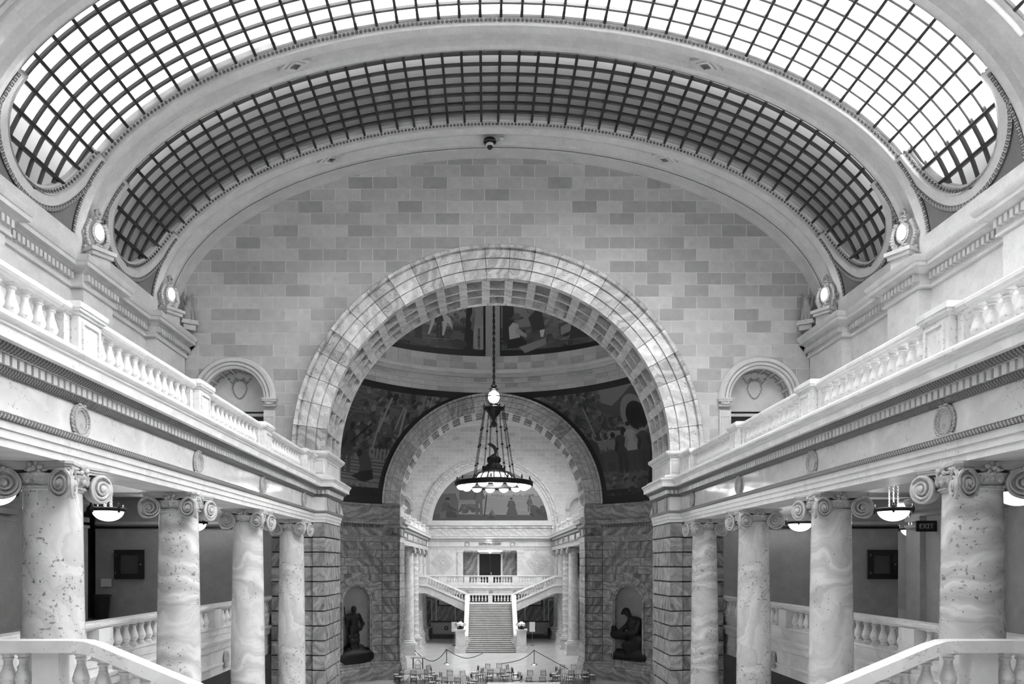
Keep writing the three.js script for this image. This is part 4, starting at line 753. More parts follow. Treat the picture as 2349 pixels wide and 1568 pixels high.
// ---------- the rotunda ----------
const RD = 45.05, RR = 11.55, RS = sqrt(RO * RO + RR * RR);
const paint = (map) => new THREE.MeshPhysicalMaterial({ color: 0xffffff, roughness: 0.6, map, side: THREE.DoubleSide });
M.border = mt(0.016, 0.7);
const paints = [[1, 1, paint(muralRight), 'dark pioneer painting on the curved corner right of the smaller arch', muralRight], [-1, 1, paint(muralLeft), 'dark woodland painting on the curved corner left of the smaller arch', muralLeft], [1, -1, null, 'plain curved corner of the rotunda behind the big arch, exit sign side'], [-1, -1, null, 'plain curved corner of the rotunda behind the big arch, bin side']];
for (const [sx, sz, m, lab] of paints) {
  const mk = (inset, rs, uv) => {
    const rows = [], n = 40, k = 32, h0 = inset * 1.0, h1 = RO - inset * 0.75, g = new Geo();
    for (let i = 0; i <= n; i++) { const h = h0 + (h1 - h0) * i / n, rho = sqrt(rs * rs - h * h), c = min(1, (RR - inset * 0.15) / rho), f0 = Math.acos(c) + inset * 0.6 / rho, f1 = PI / 2 - Math.acos(c) - inset * 0.6 / rho; rows.push(Array.from({ length: k + 1 }, (_, j) => { const f = f0 + (f1 - f0) * j / k; return [sx * rho * sin(f), AY + h, RD + sz * rho * cos(f), f / (PI / 2), h / RO]; })); }
    for (let i = 0; i < n; i++) for (let j = 0; j < k; j++) { const q = [rows[i][j], rows[i + 1][j], rows[i + 1][j + 1], rows[i][j + 1]]; g.quad(...q.map((p) => V(p[0], p[1], p[2])), uv ? q.map((p) => [sx > 0 ? p[3] : 1 - p[3], p[4]]) : null); }
    return g.build(0.5);
  };
  const o = thing('pendentive', lab, m ? 'mural' : 'vault corner'); part('dark_border', mk(0, RS, false), m ? M.border : M.blocks[1], o); if (m) part('painting', mk(0.55, RS - 0.04, true), m, o);
}
// drum: mouldings, block courses, painted frieze, dome with windows
const dr = struct('wall_rotunda_drum', 'ring of grey block courses and mouldings above the rotunda arches');
const CR = [[0, RR - 0.02, 21.84], [1, RR + 0.02, 22.2], [2, RR + 0.06, 22.56]];
const ringG = new Geo();
ringG.add(sweepRing([[RR + 0.6, 21.84], [RR - 0.02, 21.84], [RR - 0.02, 22.18], [RR - 0.08, 22.19], [RR - 0.08, 22.24], [RR - 0.02, 22.25], [RR - 0.02, 22.56], [RR - 0.1, 22.57], [RR - 0.1, 22.63], [RR - 0.02, 22.64], [RR - 0.02, 22.98], [RR - 0.12, 23.0], [RR - 0.2, 23.06], [RR - 0.3, 23.18], [RR - 0.42, 23.22], [RR - 0.44, 23.36], [RR - 0.38, 23.44], [RR - 0.1, 23.5], [RR + 0.05, 23.62], [RR + 0.1, 24.66], [RR + 0.6, 24.66]], RD, 0, 2 * PI, 128).build(0.4));
part('mouldings', ringG.build(0.4), M.plaster, dr);
for (const [y0, y1, R] of [[21.86, 22.17, RR - 0.02], [22.26, 22.55, RR - 0.02], [22.65, 22.97, RR - 0.02], [23.66, 24.14, RR + 0.07], [24.16, 24.64, RR + 0.09]]) {
  const n = 70, off = rnd() * 0.05;
  for (let k = -15; k <= 15; k++) { const a0 = (k + (y0 * 10 % 2)) * 2 * PI / n + off; part('block', sweepRing([[R + 0.05, y0], [R - 0.03, y0], [R - 0.03, y1], [R + 0.05, y1]], RD, a0 + 0.0012, a0 + 2 * PI / n - 0.0012, 3, false, true).build(0.4, 2, rnd(), rnd()), pick(M.blocks), dr); }
}
const dp = single('drum_painting', sweepRing([[RR + 0.12, 24.66], [RR + 0.12, 29.2]], RD, -1.05, 1.05, 72).grid([], false).build(0.5), paint(drumPaint), 'curved dark painted frieze under the crown of the big arch', 'mural');
{ const p = dp.geometry.attributes.position, u = dp.geometry.attributes.uv; for (let i = 0; i < p.count; i++) { const a = Math.atan2(p.getX(i), -p.getZ(i) - RD); u.setXY(i, (a + 0.95) / 1.9, min(1, (p.getY(i) - 24.66) / 4.3)); } u.needsUpdate = true; }
single('frieze_pilaster', sweepRing([[RR + 0.1, 24.66], [RR + 0.02, 24.66], [RR + 0.02, 29.2], [RR + 0.1, 29.2]], RD, -0.045, 0.05, 4, false, true).build(0.3), M.ornament, 'narrow carved strip between the painted frieze panels behind the lamp chain', 'pilaster');
const dome = struct('ceiling_dome', 'plastered dome and window drum high over the rotunda');
part('painted_wall', sweepRing([[RR + 0.14, 24.66], [RR + 0.14, 29.2]], RD, 1.05, 2 * PI - 1.05, 90).build(0.5), M.blocks[1], dome);
part('dome_shell', sweepRing([[RR + 0.14, 34], ...Array.from({ length: 12 }, (_, i) => { const a = (i + 1) / 12 * PI / 2; return [(RR + 0.14) * cos(a) + 0.001, 34 + 7 * sin(a)]; })], RD, 0, 2 * PI, 64).build(0.6), M.plaster, dome);
for (const y of [29.2, 33.9]) part('ring_beam', sweepRing([[RR, y - 0.05], [RR + 0.9, y - 0.05], [RR + 0.9, y + 0.15], [RR, y + 0.15]], RD, 0, 2 * PI, 64, true).build(0.4), M.plaster, dome);
for (let k = 0; k < 16; k++) { const a = k * PI / 8; part('pier', sweepRing([[RR + 0.14, 29.2], [RR + 0.14, 34], [RR + 0.7, 34], [RR + 0.7, 29.2]], RD, a - 0.16, a + 0.16, 4, true, true).build(0.3), M.plaster, dome); part('window_pane', sweepRing([[RR + 0.4, 29.2], [RR + 0.4, 34]], RD, a + 0.16, a + PI / 8 - 0.16, 3).build(0.3), M.glassRoof, dome); }
// corner walls with niches, and plain side walls
const N0 = Math.atan2(RO, RR), N1 = PI / 2 - N0;
const rotPath = (() => { const p = [[RI, RD + RR], [RO, RD + RR]]; for (let i = 1; i <= 14; i++) { const f = N0 + (N1 - N0) * i / 14; p.push([RS * sin(f), RD + RS * cos(f)]); } p.push([RR, RD + 6]); return p; })();
function cornerStone(a0, a1, y0, y1, lowA, poly) { return sweepRing([[RS + 0.25, y0 + 0.012], [RS - 0.0, y0 + 0.012], [RS, y1 - 0.02], [RS + 0.25, y1 - 0.02]], RD, a0 + 0.0006, a1 - 0.0006, 3, true, true).build(0.3, 2.4, rnd(), rnd()); }
const NH = 0.098, NYs = 5.95, NB = 1.6;                       // niche half angle, springing, sill
function corner(label) {
  const o = struct('wall_rotunda_corner', label);
  part('core', sweepRing([[RS + 0.26, 0], [RS + 0.26, EB]], RD, N0 - 0.02, PI / 4 - NH, 6).add(sweepRing([[RS + 0.26, 0], [RS + 0.26, EB]], RD, PI / 4 + NH, N1 + 0.02, 6).build(0)).add(sweepRing([[RS + 0.26, NYs + 1.4], [RS + 0.26, EB]], RD, PI / 4 - NH, PI / 4 + NH, 6).build(0)).box(RI + 0.03, RO, 0, EB, RD + RR + 0.05, RD + RR + 0.3).build(0.3), M.joint, o);
  for (let k = 0; k < 15; k++) {
    const y0 = C0 + k * COURSE, y1 = y0 + COURSE, ym = (y0 + y1) / 2;
    part('stone', stoneBox(RI + 0.02, RI + (k % 2 ? 0.62 : 0.4), y0, y1, RD + RR, RD + RR + 0.3), pick(M.ashlar), o); part('stone', stoneBox(RI + (k % 2 ? 0.62 : 0.4), RO - 0.02, y0, y1, RD + RR, RD + RR + 0.3), pick(M.ashlar), o);
    part('stone', stoneBox(RR, RR + 0.3, y0, y1, RD + 7.05, RD + RO - 0.02), pick(M.ashlar), o);
    let hole = 0; if (y1 > NB && y0 < NYs) hole = NH; else if (y0 >= NYs && y0 < NYs + 1.35) hole = NH * sqrt(max(0, 1 - ((y0 - NYs) / 1.38) ** 2));
    const arcs = hole > 0.01 ? [[N0, PI / 4 - hole], [PI / 4 + hole, N1]] : [[N0, N1]];
    for (const [a, b] of arcs) { const n = max(1, Math.round((b - a) * RS / 1.25)), sh = k % 2 ? 0.5 : 0; let c = [a]; for (let i = 1; i <= n; i++) c.push(a + (b - a) * (i - (i < n + (sh ? 0 : 0) ? sh * 0.5 * (i < n) : 0)) / n); c[c.length - 1] = b; for (let i = 0; i + 1 < c.length; i++) if (c[i + 1] - c[i] > 0.004) part('stone', cornerStone(c[i], c[i + 1], y0, y1), pick(M.ashlar), o); }
  }
  // wedge stones round the niche head, niche frame and recess
  for (let k = 0; k < 7; k++) { const t0 = PI * k / 7, t1 = PI * (k + 1) / 7, pt = (r, t) => { const f = PI / 4 + r * cos(t) / RS, y = NYs + r * sin(t), q = RS - 0.03; return [q * sin(f), y, RD + q * cos(f)]; }, pb = (r, t) => { const f = PI / 4 + r * cos(t) / RS, y = NYs + r * sin(t), q = RS + 0.2; return [q * sin(f), y, RD + q * cos(f)]; }, ro = k === 3 ? 2.25 : 2.0; const g = new Geo(), A = [pt(1.4, t0 + 0.006), pt(1.4, t1 - 0.006), pt(ro, t1 - 0.004), pt(ro, t0 + 0.004)].map((p) => V(...p)), B = [pb(1.4, t0), pb(1.4, t1), pb(ro, t1), pb(ro, t0)].map((p) => V(...p)); g.quad(...A); for (let i = 0; i < 4; i++) g.quad(A[i], A[(i + 1) % 4], B[(i + 1) % 4], B[i]); part('wedge_stone', g.build(0, 2.4, rnd(), rnd()), M.ashlar[k % 2], o); }
  const fr = [], fn = (a, y, nx, ny) => fr.push([[0, -0.06], [0, 0.05], [0.09, 0.07], [0.12, 0.0], [0.2, 0.0], [0.22, -0.3]].map(([w, d]) => { const f = PI / 4 + (a - nx * w) / RS, q = RS - d; return V(q * sin(f), y - ny * w, RD + q * cos(f)); }));
  fn(1.4, NB, 1, 0); for (let i = 0; i <= 20; i++) { const t = PI * i / 20; fn(1.4 * cos(t), NYs + 1.4 * sin(t), cos(t), sin(t)); } fn(-1.4, NB, -1, 0);
  part('niche_frame', new Geo().grid(fr).build(0.5), M.ashlar[3], o);
  part('niche_sill', sweepRing([[RS + 0.3, NB - 0.22], [RS - 0.05, NB - 0.22], [RS - 0.08, NB - 0.02], [RS + 0.6, NB]], RD, PI / 4 - NH - 0.012, PI / 4 + NH + 0.012, 6, true, true).build(0.3), M.ashlar[3], o);
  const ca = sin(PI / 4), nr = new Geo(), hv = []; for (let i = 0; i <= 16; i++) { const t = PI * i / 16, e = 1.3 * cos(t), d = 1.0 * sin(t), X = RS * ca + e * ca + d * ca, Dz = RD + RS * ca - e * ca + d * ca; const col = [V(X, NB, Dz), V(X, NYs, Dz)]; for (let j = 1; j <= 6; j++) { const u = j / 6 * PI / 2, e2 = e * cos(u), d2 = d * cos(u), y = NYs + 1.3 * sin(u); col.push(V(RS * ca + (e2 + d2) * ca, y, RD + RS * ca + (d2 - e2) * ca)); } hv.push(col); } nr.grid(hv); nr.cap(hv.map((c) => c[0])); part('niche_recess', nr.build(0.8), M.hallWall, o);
  part('base_mould', sweepPlan(rotPath, [[0, 0], [0.3, 0], [0.3, 0.85], [0.24, 0.95], [0.26, 1.05], [0.14, 1.16], [0.14, 1.26], [0.02, 1.38], [-0.2, 1.38]], -1).build(0.5), M.ashlar[1], o);
  part('architrave', sweepPlan(rotPath, [[-0.2, EB], [0.02, EB], [0.02, 10.62], [0.06, 10.62], [0.06, 10.84], [0.12, 10.9], [0.12, 10.95], [0, 10.95], [-0.2, 10.95]], -1).build(0.4), M.ashlar[3], o);
  part('frieze', sweepPlan(rotPath, [[-0.2, 10.95], [0, 10.95], [0, 11.55], [-0.2, 11.55]], -1).build(0.4), M.ashlar[0], o);
  part('cornice', sweepPlan(rotPath, [[-0.2, 11.52], [0.06, 11.55], [0.06, 11.74], [0.16, 11.78], [0.36, 11.82], [0.36, 11.95], [0.42, 12.0], [0.44, 12.1], [0.1, 12.14], [0.06, 12.2], [0.06, 13.15], [0.16, 13.2], [0.18, 13.32], [0.1, 13.36], [-0.3, 13.38]], -1).build(0.4), M.ashlar[1], o);
  for (let f = N0; f < N1; f += 0.018) { const d = part('dentil', dentilG, M.ashlar[2], o); d.position.set((RS - 0.12) * sin(f), 11.57, -(RD + (RS - 0.12) * cos(f))); d.rotation.y = -f + PI; d.rotation.y = f; d.scale.set(1.2, 1.1, 1.2); }
  const rd = part('roundel', new Geo().add(new THREE.TorusGeometry(0.24, 0.05, 8, 24)).add(new THREE.TorusGeometry(0.13, 0.03, 6, 20)).add(new THREE.SphereGeometry(0.08, 8, 6)).build(0.9), M.ashlar[3], o); rd.position.set(7.95, 11.25, -(RD + RR - 0.04));
  return o;
}
const cr = corner('concave rotunda wall of dark marble blocks with a statue niche, right of the far hall');
const cl = copyTo(cr, 'm', 'concave rotunda wall of dark marble blocks with a statue niche, left of the far hall');
copyTo(cr, 'f', 'concave rotunda wall hidden behind the big arch, exit sign side'); copyTo(cr, 'mf', 'concave rotunda wall hidden behind the big arch, bin side');
for (const s of [-1, 1]) single('wall_rotunda_' + (s < 0 ? 'left' : 'right'), boxG(s * RR, s * (RR + 0.5), 0, 22.2, 33.3, FARC - 33.3), M.blocks[1], `plain side wall of the rotunda, ${s < 0 ? 'bin' : 'exit sign'} side`, null, null, 'structure');
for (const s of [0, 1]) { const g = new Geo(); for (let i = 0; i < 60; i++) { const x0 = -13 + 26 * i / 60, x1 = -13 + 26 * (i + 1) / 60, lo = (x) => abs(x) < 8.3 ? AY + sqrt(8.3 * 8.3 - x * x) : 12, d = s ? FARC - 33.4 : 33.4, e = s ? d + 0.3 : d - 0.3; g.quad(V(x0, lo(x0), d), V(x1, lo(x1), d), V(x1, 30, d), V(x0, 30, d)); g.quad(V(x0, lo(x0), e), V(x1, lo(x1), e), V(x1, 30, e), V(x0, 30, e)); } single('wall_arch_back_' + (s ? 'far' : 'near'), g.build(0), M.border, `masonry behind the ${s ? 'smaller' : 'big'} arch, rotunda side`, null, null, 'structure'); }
// bronze statues in the niches
function sdfMesh(caps, k, cell) {
  let lo = [1e9, 1e9, 1e9], hi = [-1e9, -1e9, -1e9]; for (const [a, b, r, s] of caps) for (const p of [a, b]) for (let i = 0; i < 3; i++) { const q = max(r, s) + k + cell * 2; lo[i] = min(lo[i], p[i] - q); hi[i] = max(hi[i], p[i] + q); }
  const size = max(hi[0] - lo[0], hi[1] - lo[1], hi[2] - lo[2]), n = Math.min(90, Math.ceil(size / cell)), mc = new MarchingCubes(n, new THREE.MeshBasicMaterial(), false, false, 60000), c = [0, 1, 2].map((i) => (lo[i] + hi[i]) / 2), h = size / 2;
  mc.isolation = 0;
  for (let z = 0; z < n; z++) for (let y = 0; y < n; y++) for (let x = 0; x < n; x++) {
    const P = [c[0] + (x - n / 2) / (n / 2) * h, c[1] + (y - n / 2) / (n / 2) * h, c[2] + (z - n / 2) / (n / 2) * h]; let d = 1e3;
    for (const [a, b, r, s] of caps) { const ax = b[0] - a[0], ay = b[1] - a[1], az = b[2] - a[2], l = ax * ax + ay * ay + az * az || 1e-9, t = max(0, min(1, ((P[0] - a[0]) * ax + (P[1] - a[1]) * ay + (P[2] - a[2]) * az) / l)), e = Math.hypot(P[0] - a[0] - ax * t, P[1] - a[1] - ay * t, P[2] - a[2] - az * t) - (r + (s - r) * t), q = max(0, min(1, 0.5 + 0.5 * (d - e) / k)); d = d + (e - d) * q - k * q * (1 - q); }
    mc.field[x + y * n + z * n * n] = -d;
  }
  mc.update(); const g = new THREE.BufferGeometry(), m = mc.count; const pos = new Float32Array(mc.positionArray.slice(0, m * 3)), nor = new Float32Array(mc.normalArray.slice(0, m * 3));
  for (let i = 0; i < pos.length; i += 3) for (let j = 0; j < 3; j++) pos[i + j] = c[j] + pos[i + j] * h;
  g.setAttribute('position', new THREE.BufferAttribute(pos, 3)); g.setAttribute('normal', new THREE.BufferAttribute(nor, 3)); return g;
}
const stA = [[[0, 0.95, 0], [0, 1.3, 0], 0.3, 0.26], [[0, 1.9, 0], [0, 2.6, 0.02], 0.22, 0.3], [[-0.3, 2.72, 0], [0.3, 2.72, 0], 0.13, 0.13], [[0, 2.85, 0.03], [0, 2.95, 0.05], 0.09, 0.09], [[0, 3.1, 0.07], [0, 3.2, 0.06], 0.16, 0.14], [[-0.14, 1.95, 0], [-0.18, 1.45, 0.1], 0.2, 0.14], [[-0.18, 1.45, 0.1], [-0.2, 0.9, 0], 0.14, 0.1], [[0.14, 1.95, 0], [0.2, 1.45, 0.05], 0.2, 0.14], [[0.2, 1.45, 0.05], [0.22, 0.9, 0], 0.14, 0.1], [[0.36, 2.68, 0], [0.56, 2.2, 0.1], 0.12, 0.09], [[0.56, 2.2, 0.1], [0.36, 1.85, 0.2], 0.09, 0.07], [[-0.36, 2.68, 0], [-0.5, 2.3, 0.2], 0.12, 0.09], [[-0.5, 2.3, 0.2], [-0.62, 2.65, 0.3], 0.09, 0.07], [[-0.75, 3.3, 0.3], [-0.5, 1.2, 0.3], 0.035, 0.035], [[0.05, 1.25, 0.35], [-0.35, 1.2, 0.35], 0.16, 0.14], [[-0.35, 1.25, 0.35], [-0.5, 1.5, 0.38], 0.1, 0.1], [[-0.34, 1.1, 0.35], [-0.34, 0.8, 0.35], 0.06, 0.05], [[0.1, 1.1, 0.35], [0.14, 0.8, 0.35], 0.07, 0.05], [[-0.7, 0.2, 0.1], [0.75, 0.2, 0], 0.5, 0.55], [[-0.3, 0.6, 0], [0.4, 0.65, 0], 0.35, 0.3]];
const stB = [[[-0.9, 0.2, 0], [0.9, 0.25, 0], 0.45, 0.5], [[0.1, 0.7, 0], [0.5, 1.2, -0.1], 0.5, 0.5], [[0.35, 1.3, 0], [0.2, 2.3, 0.1], 0.42, 0.4], [[0.1, 2.45, 0.1], [0.45, 2.4, 0.05], 0.24, 0.24], [[-0.05, 2.75, 0.2], [-0.2, 3.0, 0.25], 0.14, 0.22], [[-0.3, 2.95, 0.28], [-0.42, 2.85, 0.3], 0.12, 0.08], [[0.55, 2.3, 0.1], [0.5, 1.75, 0.35], 0.17, 0.13], [[0.5, 1.75, 0.35], [-0.15, 1.65, 0.5], 0.13, 0.1], [[-0.1, 2.2, 0.2], [-0.5, 1.75, 0.4], 0.15, 0.12], [[-0.85, 1.55, 0.3], [-0.2, 1.5, 0.35], 0.3, 0.26], [[-0.9, 1.75, 0.3], [-0.95, 1.95, 0.32], 0.16, 0.16], [[0.3, 1.2, 0.2], [-0.2, 0.9, 0.4], 0.25, 0.2], [[-0.1, 0.95, 0.4], [0, 0.5, 0.4], 0.17, 0.13]];
for (const [s, caps, lab] of [[-1, stA, 'dark bronze statue of a standing figure with a staff and dog, left niche'], [1, stB, 'dark bronze statue of a stooping figure holding a bundle, right niche']]) {
  const o = thing('statue', lab, 'statue'); o.position.set(s * (RS + 0.42) * sin(PI / 4), NB, -(RD + (RS + 0.42) * cos(PI / 4))); o.rotation.y = -s * PI / 4; o.scale.set(1.4, 1.22, 1.22); part('figure', sdfMesh(caps, 0.09, 0.05), M.darkBronze, o); part('plinth', new Geo().box(-0.92, 0.92, 0, 0.12, -0.5, 0.42).build(0), M.darkBronze, o);
}
// ceramic griffins at the feet of the last rib
const grif = [[[0, 0.1, 0], [0, 0.5, 0], 0.2, 0.18], [[0, 0.5, 0.05], [0, 0.75, 0.12], 0.17, 0.12], [[0, 0.85, 0.16], [0, 0.88, 0.3], 0.12, 0.07], [[-0.09, 0.95, 0.12], [-0.1, 1.04, 0.1], 0.035, 0.02], [[0.09, 0.95, 0.12], [0.1, 1.04, 0.1], 0.035, 0.02], [[-0.12, 0.5, 0.12], [-0.13, 0.05, 0.24], 0.08, 0.06], [[0.12, 0.5, 0.12], [0.13, 0.05, 0.24], 0.08, 0.06], [[-0.16, 0.16, -0.05], [-0.17, 0.06, 0.2], 0.13, 0.06], [[0.16, 0.16, -0.05], [0.17, 0.06, 0.2], 0.13, 0.06], [[-0.14, 0.55, -0.08], [-0.2, 1.0, -0.22], 0.1, 0.06], [[0.14, 0.55, -0.08], [0.2, 1.0, -0.22], 0.1, 0.06], [[-0.2, 1.0, -0.22], [-0.16, 1.18, -0.05], 0.06, 0.03], [[0.2, 1.0, -0.22], [0.16, 1.18, -0.05], 0.06, 0.03]];
const grG = sdfMesh(grif, 0.05, 0.03);
for (const s of [-1, 1]) { const o = thing('griffin', `small seated griffin figure on a bracket by the block wall, ${s < 0 ? 'sunlit side' : 'exit sign side'}`, 'sculpture'); o.position.set(s * 12.75, 18.75, -30.55); o.rotation.y = -s * 0.6; const b = part('body', grG, M.ornament, o); b.position.y = 0; part('bracket', new Geo().box(-0.3, 0.3, -0.1, 0, -0.35, 0.35).box(-0.34, 0.34, -0.18, -0.1, -0.38, 0.35).box(-0.24, 0.24, -0.4, -0.18, -0.28, 0.35).build(0), M.capital, o); }
// ---------- the far hall: end wall, balcony and stairs ----------
const FE = 90;
lunetteWall('wall_far_end', 'block wall around the arched painting at the far end, strong light put into its tones', 90.6, M.blocksLit);
for (const s of [-1, 1]) { const c = (s < 0 ? ad : copyTo(ad, 'm', '')).clone(); c.name = numbered('doorway'); c.userData = { ...ad.userData, label: `small arched doorway beside the far arched painting, ${s < 0 ? 'flat table' : 'right rope post'} side` }; c.position.z -= 59.7; scene.add(c); if (s > 0) { const t = scene.children.filter((q) => q.userData.label === ''); t.forEach((q) => scene.remove(q)); } }
{ const o = thing('lunette_painting', 'half round campfire painting behind the chandelier at the far end', 'mural'), sh = new THREE.Shape(), r = 7.1, y0 = 0.7, a0 = Math.asin(y0 / r);
  sh.absarc(0, 0, r, a0, PI - a0, false); const g = new THREE.ShapeGeometry(sh, 48), p = g.attributes.position, u = g.attributes.uv; for (let i = 0; i < p.count; i++) u.setXY(i, (p.getX(i) + r) / (2 * r), (p.getY(i) - y0) / (r - y0));
  o.position.set(0, AY, -90.55); const q = part('painting', g, paint(lunettePaint), o); q.position.z = 0.02; part('backing', new THREE.ExtrudeGeometry(sh, { depth: 0.1, bevelEnabled: false }).translate(0, 0, -0.1), M.mortar, o);
  part('pale_border', sweepArch([[7.08, -0.1], [7.12, -0.06], [7.5, -0.06], [7.6, -0.02], [7.6, 0.3]], 0, 0, 0.04, PI - 0.04, 60).box(-7.6, 7.6, 0.1, 0.72, -0.05, 0.2).build(0.4), M.plaster, o);
  part('marble_arch', sweepArch([[7.6, 0.2], [7.6, -0.14], [7.85, -0.14], [7.87, -0.1], [7.9, -0.18], [8.2, -0.18], [8.22, -0.14], [8.26, -0.24], [8.46, -0.22], [8.5, 0.3]], 0, 0, 0, PI, 60).build(0.4, 2.4), M.arch[2], o); }
{ const o = thing('entablature', 'marble entablature with court lettering across the far end', 'entablature'), pth = [[-7.5, FE], [7.5, FE]];
  const simple = [...P0.slice(1), ...P1, ...P2, ...P3, ...P4, ...P5, ...P6.slice(0, 8)];
  part('mouldings', sweepPlan(pth, [...simple, [-0.5, 12.2], [-0.5, EB]], -1).build(0.3), M.frieze, o);
  for (let x = -7.3; x < 7.3; x += 0.26) { const d = part('dentil', dentilG, M.pale, o); d.position.set(x, 11.635, -FE + 0.1); d.scale.set(1.4, 1, 1.2); }
  part('parapet', new Geo().box(-7.6, 7.6, 12.2, 13.2, FE + 0.05, FE + 0.5).box(-7.6, 7.6, 12.2, 12.45, FE - 0.1, FE + 0.5).box(-7.6, 7.6, 13.2, 13.38, FE - 0.08, FE + 0.5).build(0, 3), M.arch[2], o);
  const ring = new Geo().add(new THREE.TorusGeometry(0.27, 0.06, 8, 24)).build(0.9); for (const x of [-2.75, 2.75]) { const w = part('wreath', ring, M.carved, o); w.position.set(x, 11.24, -FE + 0.05); }
  const font = await new FontLoader().loadAsync('fonts/droid/droid_sans_bold.typeface.json');
  const tg = new TextGeometry('SUPREME COURT', { font, size: 0.29, depth: 0.03, curveSegments: 4 }); tg.computeBoundingBox(); const wx = tg.boundingBox.max.x; tg.translate(-wx / 2, -0.14, 0); tg.scale(2.75 / wx, 1, 1);
  const t = part('lettering', tg, M.black, o); t.position.set(0, 11.24, -FE + 0.03); t.userData.label = 'dark lettering reading SUPREME COURT';
  const eg = new TextGeometry('EXIT', { font, size: 0.2, depth: 0.02, curveSegments: 4 }); eg.computeBoundingBox(); globalThis.EXITG = eg; }
{ const w = struct('wall_far_hall', 'marble back wall behind the far balcony and stairs');
  for (const s of [-1, 1]) {
    const pn = new Geo(); pn.box(s > 0 ? 3.95 : -7.6, s > 0 ? 7.6 : -3.95, 5.7, EB, FE + 0.05, FE + 0.4); part('panel_wall', pn.build(0, 3), M.pale, w);
    const x = s * 3.62; part('pilaster', new Geo().box(x - 0.33, x + 0.33, 5.7, EB, FE - 0.1, FE + 1.6).box(x - 0.4, x + 0.4, 10.2, EB, FE - 0.16, FE + 0.2).build(0), M.pale, w);
    part('corner_pilaster', new Geo().box(s * 7.5 - 0.3, s * 7.5 + 0.3, 0, EB, FE - 0.15, FE + 0.3).build(0), M.pale, w);
    part('recess_wall', boxG(s > 0 ? 1.5 : -3.3, s > 0 ? 3.3 : -1.5, 5.7, EB, FE + 1.5, FE + 1.7), M.ashlar[0], w);
    part('recess_pilaster', boxG(s * 2.85 - 0.3, s * 2.85 + 0.3, 5.7, EB, FE + 1.3, FE + 1.5), M.ashlar[2], w);
  }
  part('door_head', boxG(-1.5, 1.5, 10.05, EB, FE + 1.5, FE + 1.7), M.pale, w); part('door_surround', new Geo().box(-1.55, -1.32, FL3, 10.25, FE + 1.4, FE + 1.55).box(1.32, 1.55, FL3, 10.25, FE + 1.4, FE + 1.55).box(-1.55, 1.55, 10.05, 10.3, FE + 1.4, FE + 1.55).build(0), M.pale, w);
  // book-matched marble diamonds set in the panels
  for (const s of [-1, 1]) { const g = new Geo(), c = s * 5.75, n = 5; for (let k = 0; k < n; k++) { const a = 1.45 - k * 0.27, b = a - 0.1, A = [[-a, 0], [0, a * 1.05], [a, 0], [0, -a * 1.05]], B = [[-b, 0], [0, b * 1.05], [b, 0], [0, -b * 1.05]]; for (let i = 0; i < 4; i++) { const j = (i + 1) % 4, f = (p) => V(c + p[0], 8.95 + p[1], FE + 0.04 - k * 0.002); g.quad(f(A[i]), f(A[j]), f(B[j]), f(B[i])); } } part('diamond_vein', g.build(0, 2), M.arch[1], w); }
  const d = thing('door', 'black double door behind the far balcony', 'door'); part('leaf', boxG(-1.32, -0.01, FL3, 10.05, FE + 1.52, FE + 1.6), M.black, d); part('leaf', boxG(0.01, 1.32, FL3, 10.05, FE + 1.52, FE + 1.6), M.black, d); part('handle', boxG(0.08, 0.2, 7.5, 7.8, FE + 1.46, FE + 1.52), M.chrome, d);
  part('lower_wall', boxG(-9.5, 9.5, 0, 5.7, FE - 1.6, FE - 1.2), M.ashlar[0], w); part('back_wall', boxG(-24, 24, 0, 12, FE + 2, FE + 2.3), M.hallWall, w); part('upper_back', boxG(-24, 24, 12, 27, FE + 1.1, FE + 1.4), M.plaster, w);
  for (const s of [-1, 1]) for (const [x, hw] of [[5.3, 1.2], [7.4, 0.5]]) { const f = part('panel_frame', panelFrame(hw, 1.7, 0.12, 0.06), M.pale, w); f.position.set(s * x, 2.9, -(FE - 1.6)); }
  const l = thing('ceiling_lamp', 'tiny round lamp over the far black door', 'lamp'); l.position.set(0, 10.3, -(FE - 0.1)); part('globe', new THREE.SphereGeometry(0.2, 14, 10), M.glow, l); part('stem', new THREE.CylinderGeometry(0.03, 0.03, 0.2, 8).translate(0, 0.2, 0), M.bronze, l); }
const RAILQ = (y) => [[-0.2, y - 0.16], [0.14, y - 0.16], [0.2, y - 0.1], [0.2, y - 0.03], [0.16, y], [-0.16, y], [-0.2, y - 0.03]];
